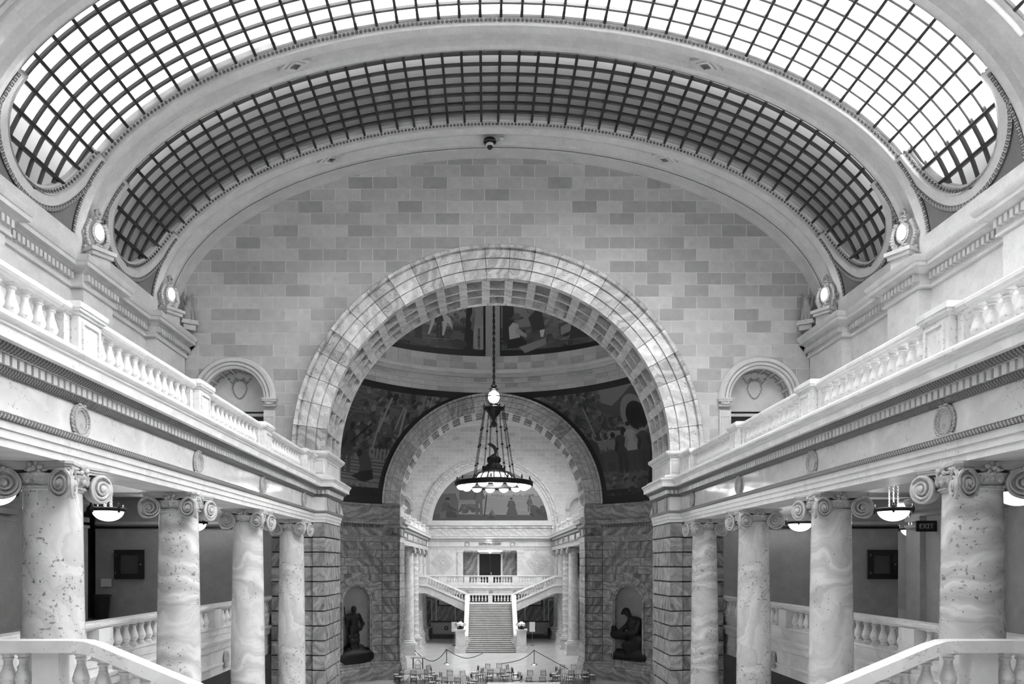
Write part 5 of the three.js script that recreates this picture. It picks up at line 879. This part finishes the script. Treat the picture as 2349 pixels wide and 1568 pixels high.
{ // balcony
  const b = thing('balcony', 'marble balcony with balustrade above the far stairs', 'balcony'), pth = [[-7.4, 84.6], [7.4, 84.6]];
  part('slab', sweepPlan(pth, [[-5.4, 5.35], [0, 5.35], [0, 5.8], [0.06, 5.82], [0.06, 5.95], [0.16, 6.0], [0.22, 6.12], [0.08, 6.16], [0.08, FL3], [-5.4, FL3]], -1, true).build(0.4), M.pale, b);
  part('handrail', sweepPlan(pth, RAILQ(7.5), -1, true).build(0.4), M.pale, b); part('plinth', sweepPlan(pth, [[-0.15, FL3], [0.12, FL3], [0.12, 6.66], [-0.15, 6.66]], -1, true).build(0), M.pale, b);
  const xs = [-7.2, -5.4, -2.7, 0.05, 2.8, 5.5, 7.2]; const pg = boxG(-0.3, 0.3, FL3, 7.36, -0.16, 0.16); xs.forEach((x, i) => { const p = part('post', pg, M.pale, b); p.position.set(x, 0, -84.6); if (i) { const a = xs[i - 1] + 0.42, c = x - 0.42, n = Math.round((c - a) / 0.33); for (let k = 0; k < n; k++) { const q = part('baluster', BALF, M.pale, b); q.position.set(a + (c - a) * (k + 0.5) / n, 6.7, -84.6); } } });
  const ring = new Geo().add(new THREE.TorusGeometry(0.2, 0.05, 6, 18)).add(new THREE.SphereGeometry(0.1, 8, 6)).build(0.9); for (const x of [-2.6, 0.1, 2.8]) { const r = part('roundel', ring, M.carved, b); r.position.set(x, 5.62, -84.55); }
}
const prismX = (pts, x0, x1) => { const g = new Geo(), A = pts.map(([D, y]) => V(x0, y, D)), B = pts.map(([D, y]) => V(x1, y, D)); g.cap(A); g.cap(B); for (let i = 0; i < pts.length; i++) { const j = (i + 1) % pts.length; g.quad(A[i], A[j], B[j], B[i]); } return g; };
const prismD = (pts, D0, D1) => { const g = new Geo(), A = pts.map(([x, y]) => V(x, y, D0)), B = pts.map(([x, y]) => V(x, y, D1)); const tri = THREE.ShapeUtils.triangulateShape(pts.map((p) => new THREE.Vector2(...p)), []); for (const t of tri) { g.tri(A[t[0]], A[t[1]], A[t[2]]); g.tri(B[t[0]], B[t[1]], B[t[2]]); } for (let i = 0; i < pts.length; i++) { const j = (i + 1) % pts.length; g.quad(A[i], A[j], B[j], B[i]); } return g; };
function slopeRail(pts, D, w, t) { const g = new Geo(), rows = pts.map(([x, y]) => [[-w, -t], [-w * 0.8, 0], [w * 0.8, 0], [w, -t * 0.3], [w, -t * 0.7], [w * 0.7, -t]].map(([d, h]) => V(x, y + h, D + d))); g.grid(rows, true); g.cap(rows[0]); g.cap(rows[rows.length - 1]); return g; }
function sideFlight(label) {
  const o = thing('stair_flight', label, 'stairs');
  part('stringer', prismD([[-7.9, 5.6], [-6.95, 5.6], [-2.55, 3.5], [-2.55, 4.46], [-6.95, 6.4], [-7.9, 6.4]], 80.9, 81.25).build(0), M.pale, o);
  part('soffit', prismD([[-7.9, 5.75], [-6.95, 5.75], [-2.55, 3.65], [-2.55, 4.3], [-6.95, 6.25], [-7.9, 6.25]], 81.25, 84.0).build(0), M.pale, o);
  part('stringer_mould', slopeRail([[-7.9, 6.62], [-6.95, 6.62], [-2.5, 4.68]], 81, 0.2, 0.2).build(0.4), M.pale, o); part('handrail', slopeRail([[-7.9, 7.54], [-6.95, 7.54], [-2.45, 5.6]], 81, 0.24, 0.18).build(0.4), M.pale, o);
  part('post', boxG(-7.8, -7.0, 6.5, 7.4, 80.85, 81.15), M.pale, o);
  for (let k = 0; k < 14; k++) { const b = part('baluster', BALF, M.pale, o); const x = -6.7 + k * 0.3; b.position.set(x, 6.62 - (x + 6.95) * 0.436 + 0.03, -81); b.scale.y = 1.12; }
  for (let k = 0; k < 12; k++) part('step', boxG(-6.95 + k * 0.365, -6.95 + (k + 1) * 0.365, 5.2 - k * 0.12, 6.4 - (k + 1) * 0.16, 81.25, 84), M.stairs, o);
  return o;
}
const sf = sideFlight('side stair flight with balustrade descending from the flat table side to the landing'); copyTo(sf, 'm', 'side stair flight with balustrade descending from the right rope post side to the landing');
{ const o = thing('main_stairs', 'broad central marble staircase in the far hall', 'stairs'), n = 27;
  for (let k = 0; k < n; k++) { const hw = 2.25 + 0.3 * max(0, 1 - k / 8) ** 2, D0 = 73.4 + k * 0.282; part('step', boxG(-hw, hw, (k + 1) * 0.165 - 0.045, (k + 1) * 0.165, D0 - 0.02, D0 + 0.6), M.stairs, o); part('riser', boxG(-hw, hw, 0, (k + 1) * 0.165 - 0.045, D0 + 0.03, D0 + 0.6), M.riser, o); }  // riser tone darker than the treads: shade put into the colour
  part('landing', boxG(-2.7, 2.7, 3.6, 4.46, 80.9, 84.3), M.stairs, o);
  for (const s of [-1, 1]) { const g = prismX([[74.1, 0], [74.1, 1.6], [74.5, 1.75], [75.2, 2.2], [80.9, 5.5], [81.4, 5.5], [81.4, 0]], s * 2.28, s * 2.75); part('cheek_wall', g.build(0), M.pale, o); const sc = part('scroll', CAP.scroll, M.pale, o); sc.position.set(s * 2.4, 1.2, -74.15); sc.scale.setScalar(1.5); }
  part('landing_rail', sweepPlan([[-2.5, 84.1], [2.5, 84.1]], RAILQ(5.42), -1, true).build(0.4), M.pale, o); part('landing_post', boxG(-0.25, 0.25, 4.46, 5.3, 83.95, 84.25), M.pale, o);
  for (let k = 0; k < 14; k++) { const x = -2.35 + k * 4.7 / 13; if (abs(x) < 0.3) continue; const b = part('baluster', BALF, M.pale, o); b.position.set(x, 4.62, -84.1); } }
for (const s of [-1, 1]) {
  const sd = s < 0 ? 'on the flat table side' : 'on the right rope post side';
  const p = thing('newel_pedestal', `square marble pedestal at the foot of the central stairs ${sd}`, 'pedestal'); p.position.set(s * 3.05, 0, -73.9); part('shaft', new Geo().box(-0.46, 0.46, 0, 2.1, -0.46, 0.46).build(0), M.pale, p); part('cap', new Geo().box(-0.52, 0.52, 2.1, 2.18, -0.52, 0.52).box(-0.58, 0.58, 2.18, 2.3, -0.58, 0.58).build(0), M.pale, p); part('foot', new Geo().box(-0.56, 0.56, 0, 0.5, -0.56, 0.56).build(0), M.pale, p);
  const u = thing('urn_lamp', `silvery urn lamp on the stair pedestal ${sd}`, 'lamp'); u.position.set(s * 3.05, 2.3, -73.9); part('foot', lathe([[0.3, 0], [0.32, 0.06], [0.12, 0.12], [0.1, 0.2], [0.16, 0.24]], 16), M.bronze, u); part('bowl', lathe([[0.16, 0.24], [0.36, 0.36], [0.42, 0.48], [0.38, 0.52]], 20), M.chrome, u); part('shade', lathe([[0.38, 0.52], [0.3, 0.62], [0.16, 0.7], [0.12, 0.78]], 20), M.paper, u); part('finial', lathe([[0.12, 0.78], [0.14, 0.84], [0.05, 0.9], [0.08, 0.98], [0, 1.06]], 12), M.bronze, u); for (let k = 0; k < 4; k++) { const a = k * PI / 2, h = part('handle', new THREE.TorusGeometry(0.1, 0.025, 6, 12), M.bronze, u); h.position.set(0.42 * cos(a), 0.46, 0.42 * sin(a)); h.rotation.y = -a; }
  const b = thing('bench', `dark bench against the wall under the side flight ${sd}`, 'bench'); b.position.set(s * 5.2, 0, -87.6); part('seat', new Geo().box(-1.7, 1.7, 0.4, 0.52, -0.3, 0.4).box(-1.6, 1.6, 0.05, 0.4, -0.2, 0.4).build(0), M.wood, b); part('back', new Geo().box(-1.7, 1.7, 0.52, 1.9, 0.36, 0.48).build(0), M.hallWall, b); part('top_rail', new Geo().box(-1.8, 1.8, 1.9, 2.05, 0.28, 0.52).build(0), M.black, b); for (const q of [-1, 1]) part('arm', new Geo().box(q * 1.7 - 0.08, q * 1.7 + 0.08, 0, 1.3, -0.35, 0.4).build(0), M.wood, b); const st = part('star', new Geo().add(new THREE.TorusGeometry(0.2, 0.07, 5, 6)).build(0.6), M.bronze, b); st.position.set(0, 1.2, -0.34);
  const fr = thing('wall_picture', `dark framed picture under the side flight ${sd}`, 'picture'); fr.position.set(s * 5.3, 4.3, -88.36); part('frame', panelFrame(0.95, 0.5, 0.16, 0.06), M.black, fr); part('sheet', boxG(-0.8, 0.8, -0.35, 0.35, -0.02, 0), M.blocks[1], fr);
  const sg = thing('poster_stand', `pale notice on a stand behind the pedestal ${sd}`, 'sign'); sg.position.set(s * (s < 0 ? 3.9 : 4.5), 0, -80); part('sheet', boxG(-0.3, 0.3, 1.5, 2.55, -0.03, 0.03), M.paper, sg); part('post', new THREE.CylinderGeometry(0.03, 0.03, 1.5, 8).translate(0, 0.75, 0), M.chrome, sg); part('foot', lathe([[0.001, 0.04], [0.22, 0.03], [0.24, 0], [0.001, 0]], 16), M.black, sg);
}
// ---------- chandelier ----------
{ const o = thing('chandelier', 'large bronze ring chandelier hanging on a long twisted chain', 'chandelier'); o.position.set(0, 0, -RD); const at = (x, y, z) => [x, y, z];
  const ch = new Geo(); for (const ph of [0, PI]) { const pts = []; for (let i = 0; i <= 178; i++) { const y = 19.75 + i * 0.12, a = i * 1.0 + ph; pts.push([0.045 * cos(a), y, 0.045 * sin(a)]); } ch.add(tube(pts, 0.045, 540, 5)); } part('twisted_chain', ch.build(1), M.bronze, o);
  part('top_knob', lathe([[0.05, 19.85], [0.12, 19.8], [0.06, 19.72], [0.16, 19.64], [0.22, 19.58], [0.1, 19.52], [0.28, 19.42], [0.3, 19.36], [0.2, 19.3]], 18), M.bronze, o);
  const gl = part('lantern_globe', new THREE.SphereGeometry(0.36, 20, 14), M.glow, o); gl.scale.y = 1.15; gl.position.y = 18.92;
  for (let k = 0; k < 8; k++) { const t = part('lantern_rib', new THREE.TorusGeometry(0.37, 0.018, 5, 16, PI), M.bronze, o); t.rotation.set(0, k * PI / 4, -PI / 2, 'YXZ'); t.scale.x = 1.15; t.position.y = 18.92; }
  const eq = part('lantern_band', new THREE.TorusGeometry(0.38, 0.028, 6, 28), M.bronze, o); eq.rotation.x = PI / 2; eq.position.y = 18.95;
  part('crown', lathe([[0.2, 18.52], [0.3, 18.45], [0.2, 18.4], [0.6, 18.3], [0.66, 18.24], [0.64, 18.16], [0.5, 18.1], [0.34, 17.9], [0.24, 17.75], [0.12, 17.66], [0.1, 17.45], [0.18, 17.36], [0.2, 17.25], [0.12, 17.12], [0.001, 17.08]], 24), M.bronze, o);
  const link = new THREE.TorusGeometry(0.045, 0.013, 4, 8), knob = new THREE.SphereGeometry(0.075, 8, 6);
  for (let k = 0; k < 8; k++) { const a = k * PI / 4 + 0.25, g = new Geo(), n = 46; for (let i = 0; i <= n; i++) { const t = i / n, r = 0.6 + (1.3 - 0.6) * t, y = 18.2 + (13.85 - 18.2) * t; g.add(link, T4(r * cos(a), y, -r * sin(a), -a + (i % 2) * PI / 2, 1, 1.3, 1)); if (i === 13 || i === 24 || i === 36) g.add(knob, T4(r * cos(a), y, -r * sin(a))); } part('chain', g.build(0.9), M.bronze, o); const f = part('chain_finial', lathe([[0, 18.5], [0.05, 18.42], [0.07, 18.32], [0.03, 18.26]], 8), M.bronze, o); f.position.set(0.62 * cos(a), 0, 0.62 * sin(a)); }
  part('upper_ring', lathe([[0.5, 14.3], [0.66, 14.34], [0.7, 14.42], [0.72, 14.52], [0.66, 14.58], [0.5, 14.62], [0.44, 14.8], [0.34, 14.9]], 30), M.bronze, o);
  for (let k = 0; k < 16; k++) { const a = k * PI / 8, c = part('cresting', lathe([[0.03, 14.56], [0.045, 14.64], [0.001, 14.76]], 6), M.bronze, o); c.position.set(0.68 * cos(a), 0, 0.68 * sin(a)); }
  part('body', lathe([[0.34, 14.9], [0.28, 15.0], [0.36, 15.12], [0.38, 15.22], [0.2, 15.36], [0.12, 15.44], [0.001, 15.5]], 18), M.bronze, o); for (let k = 0; k < 6; k++) { const a = k * PI / 3, b = part('boss', new THREE.SphereGeometry(0.13, 8, 6), M.bronze, o); b.position.set(0.3 * cos(a), 15.1, 0.3 * sin(a)); b.scale.y = 1.6; }
  { const sh = new THREE.Shape(); sh.moveTo(0.06, 0); sh.quadraticCurveTo(0.2, 0.35, -0.3, 0.6); sh.quadraticCurveTo(-0.02, 0.66, 0.14, 0.46); sh.quadraticCurveTo(0.26, 0.26, 0.18, 0); const f = part('plume', new THREE.ExtrudeGeometry(sh, { depth: 0.06, bevelSize: 0.015, bevelThickness: 0.015, bevelSegments: 1 }), M.bronze, o); f.position.set(-0.06, 15.4, 0); f.scale.setScalar(1.1); }
  for (let k = 0; k < 20; k++) { const a = k * PI / 10, r = part('arm', tube([[0.6, 14.36, 0], [0.95, 14.3, 0], [1.25, 14.05, 0], [1.36, 13.82, 0]], 0.035, 12, 5), M.bronze, o); r.rotation.y = a; }
  const dg = part('inner_glass', lathe([[0.56, 14.3], [0.9, 14.24], [1.18, 14.0], [1.26, 13.84]], 30), M.glow, o);
  part('ring', lathe([[1.3, 13.84], [1.4, 13.92], [1.9, 13.8], [2.3, 13.78], [2.38, 13.74], [2.38, 13.5], [2.28, 13.48], [2.24, 13.6], [1.45, 13.62], [1.4, 13.5], [1.3, 13.55], [1.3, 13.84]], 64), M.darkBronze, o);
  for (let k = 0; k < 14; k++) { const a = (k + 0.25) * PI / 7, b = part('lamp_bowl', lathe([[0.001, -0.24], [0.14, -0.21], [0.26, -0.12], [0.32, 0]], 18), M.glow, o); b.position.set(1.98 * cos(a), 13.52, 1.98 * sin(a)); const rm = part('lamp_rim', lathe([[0.33, 0], [0.37, 0.02], [0.38, 0.12], [0.3, 0.14]], 18), M.darkBronze, o); rm.position.copy(b.position); const f = part('ring_finial', lathe([[0.02, 13.78], [0.03, 13.84], [0.07, 13.9], [0.03, 13.94], [0.05, 13.99], [0.001, 14.06]], 6), M.bronze, o); f.position.set(2.24 * cos(a + PI / 16), 0, 2.24 * sin(a + PI / 16)); }
  for (const [y, i] of [[13.0, 30], [18.92, 8]]) { const L = new THREE.PointLight(0xffffff, i, 0, 2); L.position.set(0, y, y < 14 ? 0 : 0.6); L.castShadow = true; L.shadow.radius = 20; o.add(L); }
}
// ---------- tables, chairs, ropes ----------
function roundTable(x, D, label) { const o = thing('round_table', label, 'table', 'round banquet tables'); o.position.set(x, 0, -D); part('top', lathe([[0.001, 0.75], [1.22, 0.75], [1.24, 0.735], [1.24, 0.715], [1.2, 0.7], [0.001, 0.7]], 40), M.tableTop, o); part('apron', lathe([[0.9, 0.7], [0.9, 0.64], [0.86, 0.64], [0.86, 0.7]], 24), M.wood, o); for (let k = 0; k < 4; k++) { const a = k * PI / 2 + 0.4; part('leg', tube([[0.35 * cos(a), 0.68, 0.35 * sin(a)], [0.5 * cos(a), 0.35, 0.5 * sin(a)], [0.78 * cos(a), 0.02, 0.78 * sin(a)]], 0.022, 8, 6), M.wood, o); } return o; }
const CH = { seat: new RoundedBoxGeometry(0.48, 0.05, 0.46, 2, 0.02), pad: new RoundedBoxGeometry(0.46, 0.05, 0.44, 2, 0.022), leg: new THREE.CylinderGeometry(0.02, 0.016, 0.5, 8), post: new THREE.CylinderGeometry(0.015, 0.02, 0.6, 8), rail: new THREE.CylinderGeometry(0.014, 0.014, 0.48, 6), spin: new THREE.CylinderGeometry(0.008, 0.008, 0.3, 5) };
function chair(x, D, turn, label, group) {
  const o = thing('ballroom_chair', label, 'chair', group); o.position.set(x, 0, -D); o.rotation.y = turn;
  part('seat', CH.seat, M.wood, o).position.y = 0.5; part('cushion', CH.pad, M.pad, o).position.y = 0.545;
  for (const sx of [-1, 1]) { part('leg', CH.leg, M.wood, o).position.set(sx * 0.21, 0.25, 0.2); part('leg', CH.leg, M.wood, o).position.set(sx * 0.21, 0.25, -0.2); const p = part('back_post', CH.post, M.wood, o); p.position.set(sx * 0.21, 0.78, -0.23); p.rotation.x = -0.1; const st = part('stretcher', CH.rail, M.wood, o); st.rotation.x = PI / 2; st.position.set(sx * 0.21, 0.2, 0); st.scale.y = 0.8; }
  for (const [y, z] of [[1.06, -0.26], [0.99, -0.255], [0.7, -0.225]]) { const r = part('back_rail', CH.rail, M.wood, o); r.rotation.z = PI / 2; r.position.set(0, y, z); r.scale.y = 0.92; }
  for (let k = -3; k <= 3; k++) { const s = part('spindle', CH.spin, M.wood, o); s.position.set(k * 0.055, 0.85, -0.24); s.rotation.x = -0.1; }
  for (const z of [-0.2, 0.2]) { const st = part('stretcher', CH.rail, M.wood, o); st.rotation.z = PI / 2; st.position.set(0, 0.24, z); st.scale.y = 0.86; }
  return o;
}
const TBL = [[-5.75, 55.4, 'leftmost round table'], [0.2, 56.0, 'middle back round table'], [6.0, 55.4, 'rightmost round table'], [-2.75, 52.1, 'front round table left of centre'], [3.06, 52.2, 'front round table right of centre']];
const PLACE = ['at its far side', 'at its far right', 'at its right', 'at its near right', 'at its near side', 'at its near left', 'at its left', 'at its far left'];
TBL.forEach(([x, D, nm], t) => { roundTable(x, D, `${nm} with a dark edge, set with ballroom chairs`); for (let k = 0; k < 8; k++) { const a = k * PI / 4 + t * 0.12 + (t % 2) * 0.15, r = 1.46 + 0.12 * sin(k * 3 + t * 2), cx = x + r * sin(a), cD = D + r * cos(a); if (abs(cx) > 6.75 && cD > 55.9) continue; chair(cx, cD, a, `slim bamboo style chair ${PLACE[k]} of the ${nm}`, 'ballroom chairs'); } });
{ const o = thing('standing_table', 'narrow flat topped table beside the far left pier', 'table'); o.position.set(-6.2, 0, -62.2); part('top', new RoundedBoxGeometry(1.2, 0.06, 0.75, 1, 0.015).translate(0, 0.95, 0), M.tableTop, o); for (const s of [-1, 1]) { for (const q of [-1, 1]) part('leg', new THREE.CylinderGeometry(0.025, 0.025, 0.92, 8).translate(s * 0.4, 0.46, q * 0.25), M.wood, o); part('brace', tube([[s * 0.4, 0.3, 0.25], [0, 0.8, 0], [s * 0.4, 0.3, -0.25]], 0.015, 10, 5), M.wood, o); }
  const w = thing('cloth_table', 'long white cloth table at the bottom edge', 'table'); w.position.set(2.05, 0, -49.9); part('cloth', new RoundedBoxGeometry(4.9, 0.7, 0.9, 2, 0.03).translate(0, 0.4, 0), M.cloth, w); for (const sx of [-2.2, 2.2]) for (const sz of [-0.35, 0.35]) part('leg', new THREE.CylinderGeometry(0.025, 0.025, 0.5, 8).translate(sx, 0.25, sz), M.wood, w); }
const rope = (pts, label) => { const o = single('rope', tube(pts.map(([x, y, D]) => V(x, y, D)), 0.032, 50, 6), M.rope, label, 'rope', 'black rope barriers'); return o; };
for (const [x, D, nm] of [[-3.95, 65.2, 'left'], [3.72, 64.7, 'right']]) { const o = thing('rope_post', `chrome rope barrier post ${nm === 'left' ? 'before the left pedestal' : 'before the right pedestal'}`, 'barrier post', 'rope posts'); o.position.set(x, 0, -D); part('foot', lathe([[0.3, 0], [0.3, 0.03], [0.2, 0.08], [0.04, 0.14], [0.001, 0.14]], 24), M.chrome, o); part('pole', new THREE.CylinderGeometry(0.032, 0.032, 1.2, 12).translate(0, 0.7, 0), M.darkBronze, o); part('ball', new THREE.SphereGeometry(0.055, 12, 8).translate(0, 1.35, 0), M.chrome, o); }
rope([[-6.9, 1.05, 66.5], [-6.0, 0.4, 65.9], [-5.2, 0.22, 65.5], [-4.5, 0.6, 65.3], [-3.98, 1.25, 65.2]], 'black rope sagging between the far pier and the left post'); rope([[-3.92, 1.25, 65.2], [-3.2, 0.7, 66], [-2.4, 0.3, 67], [-1.6, 0.22, 68.4], [-0.8, 0.4, 69.6]], 'black rope trailing from the left post towards the stairs'); rope([[3.7, 1.25, 64.7], [3.2, 0.8, 64.8], [2.5, 0.4, 65], [1.5, 0.12, 65.2], [0.9, 0.04, 65.2]], 'black rope trailing from the right post towards the stairs'); rope([[3.75, 1.25, 64.7], [4.6, 0.85, 63.6], [5.5, 0.45, 62.4], [6.4, 0.06, 61.2]], 'black rope running from the right post down to the floor');
// ---------- gallery details ----------
function wallCase(x, label, glow) { const o = thing('wall_case', label, 'display case'); o.position.set(x, 8.75, -32.42); part('frame', panelFrame(0.64, 0.64, 0.24, 0.12), M.black, o); part('picture', boxG(-0.42, 0.42, -0.42, 0.42, -0.03, 0.0), paint(glow), o); part('pane', boxG(-0.41, 0.41, -0.41, 0.41, -0.06, -0.055), M.glass, o); part('latch', new THREE.SphereGeometry(0.035, 8, 6).translate(0.52, 0, 0.13), M.chrome, o); for (const y of [-0.42, 0.36]) part('hinge', new Geo().box(-0.58, -0.55, y, y + 0.1, -0.14, -0.1).build(0), M.chrome, o); return o; }
const caseA = canvasTex(128, 128, (x) => { shape(x, [[0, 0], [128, 0], [128, 128], [0, 128]], 62); shape(x, [[0, 84], [128, 84], [128, 128], [0, 128]], 46); x.save(); x.translate(74, 96); x.rotate(-0.5); blob(x, 0, 0, 42, 8, 26); blob(x, 12, -4, 13, 10, 150); blob(x, -18, 6, 6, 4, 160); x.restore(); shape(x, [[52, 54], [78, 54], [78, 62], [52, 62]], 30); });
const caseB = canvasTex(128, 128, (x) => { shape(x, [[0, 0], [128, 0], [128, 128], [0, 128]], 44); scrub(x, 20, 110, 60, 110, 40, 22, 22, 56); scrub(x, 0, 128, 10, 50, 26, 20, 36, 56); blob(x, 76, 100, 11, 8, 110); });
wallCase(-16.05, 'square black display case on the grey wall above the bin', caseA); wallCase(16.85, 'square black display case on the grey wall left of the exit sign', caseB);
{ const n = single('notice', boxG(-17.3, -16.85, 7.78, 8.14, 32.38, 32.41), M.paper, 'small pale notice left of the display case by the bin', 'notice'); const nt = canvasTex(128, 96, (x) => { shape(x, [[0, 0], [128, 0], [128, 96], [0, 96]], 205); x.fillStyle = G8(40); for (let r = 0; r < 7; r++) for (let c = 0, p = 10; p < 116 && c < 20; c++) { const w = 3 + rnd() * 12; x.fillRect(p, 10 + r * 12, w, r % 3 === 1 ? 8 : 5); p += w + 3; } }); n.material = paint(nt);
  const b = thing('waste_bin', 'tall dark plastic waste bin by the gallery wall', 'bin'); b.position.set(-17.0, FL3, -31.9); part('body', lathe([[0.001, 0], [0.26, 0], [0.33, 0.98], [0.36, 1.0], [0.34, 1.03], [0.3, 1.0]], 20), M.black, b); part('liner', lathe([[0.31, 0.96], [0.38, 0.98], [0.4, 1.02], [0.33, 1.05], [0.3, 1.0]], 20), M.darkBronze, b);
  const e = thing('exit_sign', 'black illuminated EXIT sign on the gallery wall', 'sign'); e.position.set(17.35, 10.3, -30); part('box', new RoundedBoxGeometry(0.8, 0.44, 0.1, 2, 0.01), M.black, e); const g = EXITG, w = g.boundingBox.max.x; g.translate(-w / 2 - 0.04, -0.1, 0.05); const t = part('lettering', g, mt(0.35, 0.5), e); part('bracket', boxG(0.4, 0.55, -0.2, 0.2, -0.05, 0.05), M.black, e); }
// ---------- stair rail in front of the viewpoint ----------
function nearRail(label) {
  const o = thing('stair_balustrade', label, 'balustrade'), D = 12.0;
  part('handrail', slopeRail([[-9.1, 7.53], [-7.1, 7.53], [-6.9, 7.52], [-6.7, 7.46], [-3.6, 6.17]], D, 0.21, 0.19).build(0.7), M.pale, o); part('lower_rail', slopeRail([[-9.1, 6.66], [-6.9, 6.66], [-3.6, 5.3]], D, 0.22, 0.25).build(0.4), M.pale, o);
  part('post', boxG(-7.72, -7.3, 6.5, 7.36, D - 0.16, D + 0.16), M.pale, o);
  const k1 = [[-8.55, 0], [-8.2, 0], [-7.95, 0], [-7.02, 0], [-6.66, 0.1], [-6.32, 0.24], [-5.98, 0.38], [-5.64, 0.52], [-5.3, 0.66], [-4.96, 0.8]]; for (const [x, d] of k1) { const b = part('baluster', BAL, M.pale, o); b.position.set(x, 6.68 - d - 0.02, -D); b.scale.set(1.12, 1.1, 1.12); const blk = part('cap_block', boxG(-0.13, 0.13, 0.62, 0.82, -0.13, 0.13), M.pale, b); blk.scale.set(0.9, 0.8, 0.9); blk.position.y = 0.1; }
  part('stringer', prismD([[-9.1, 5.7], [-6.9, 5.7], [-3.6, 4.3], [-3.6, 5.15], [-6.9, 6.5], [-9.1, 6.5]], D - 0.1, D + 0.2).build(0), M.pale, o); return o;
}
const nr1 = nearRail('sloping white stair balustrade in the bottom corner on the sunlit side'); copyTo(nr1, 'm', 'sloping pale stair balustrade in the bottom corner on the exit sign side');
renderer.render(scene, camera);
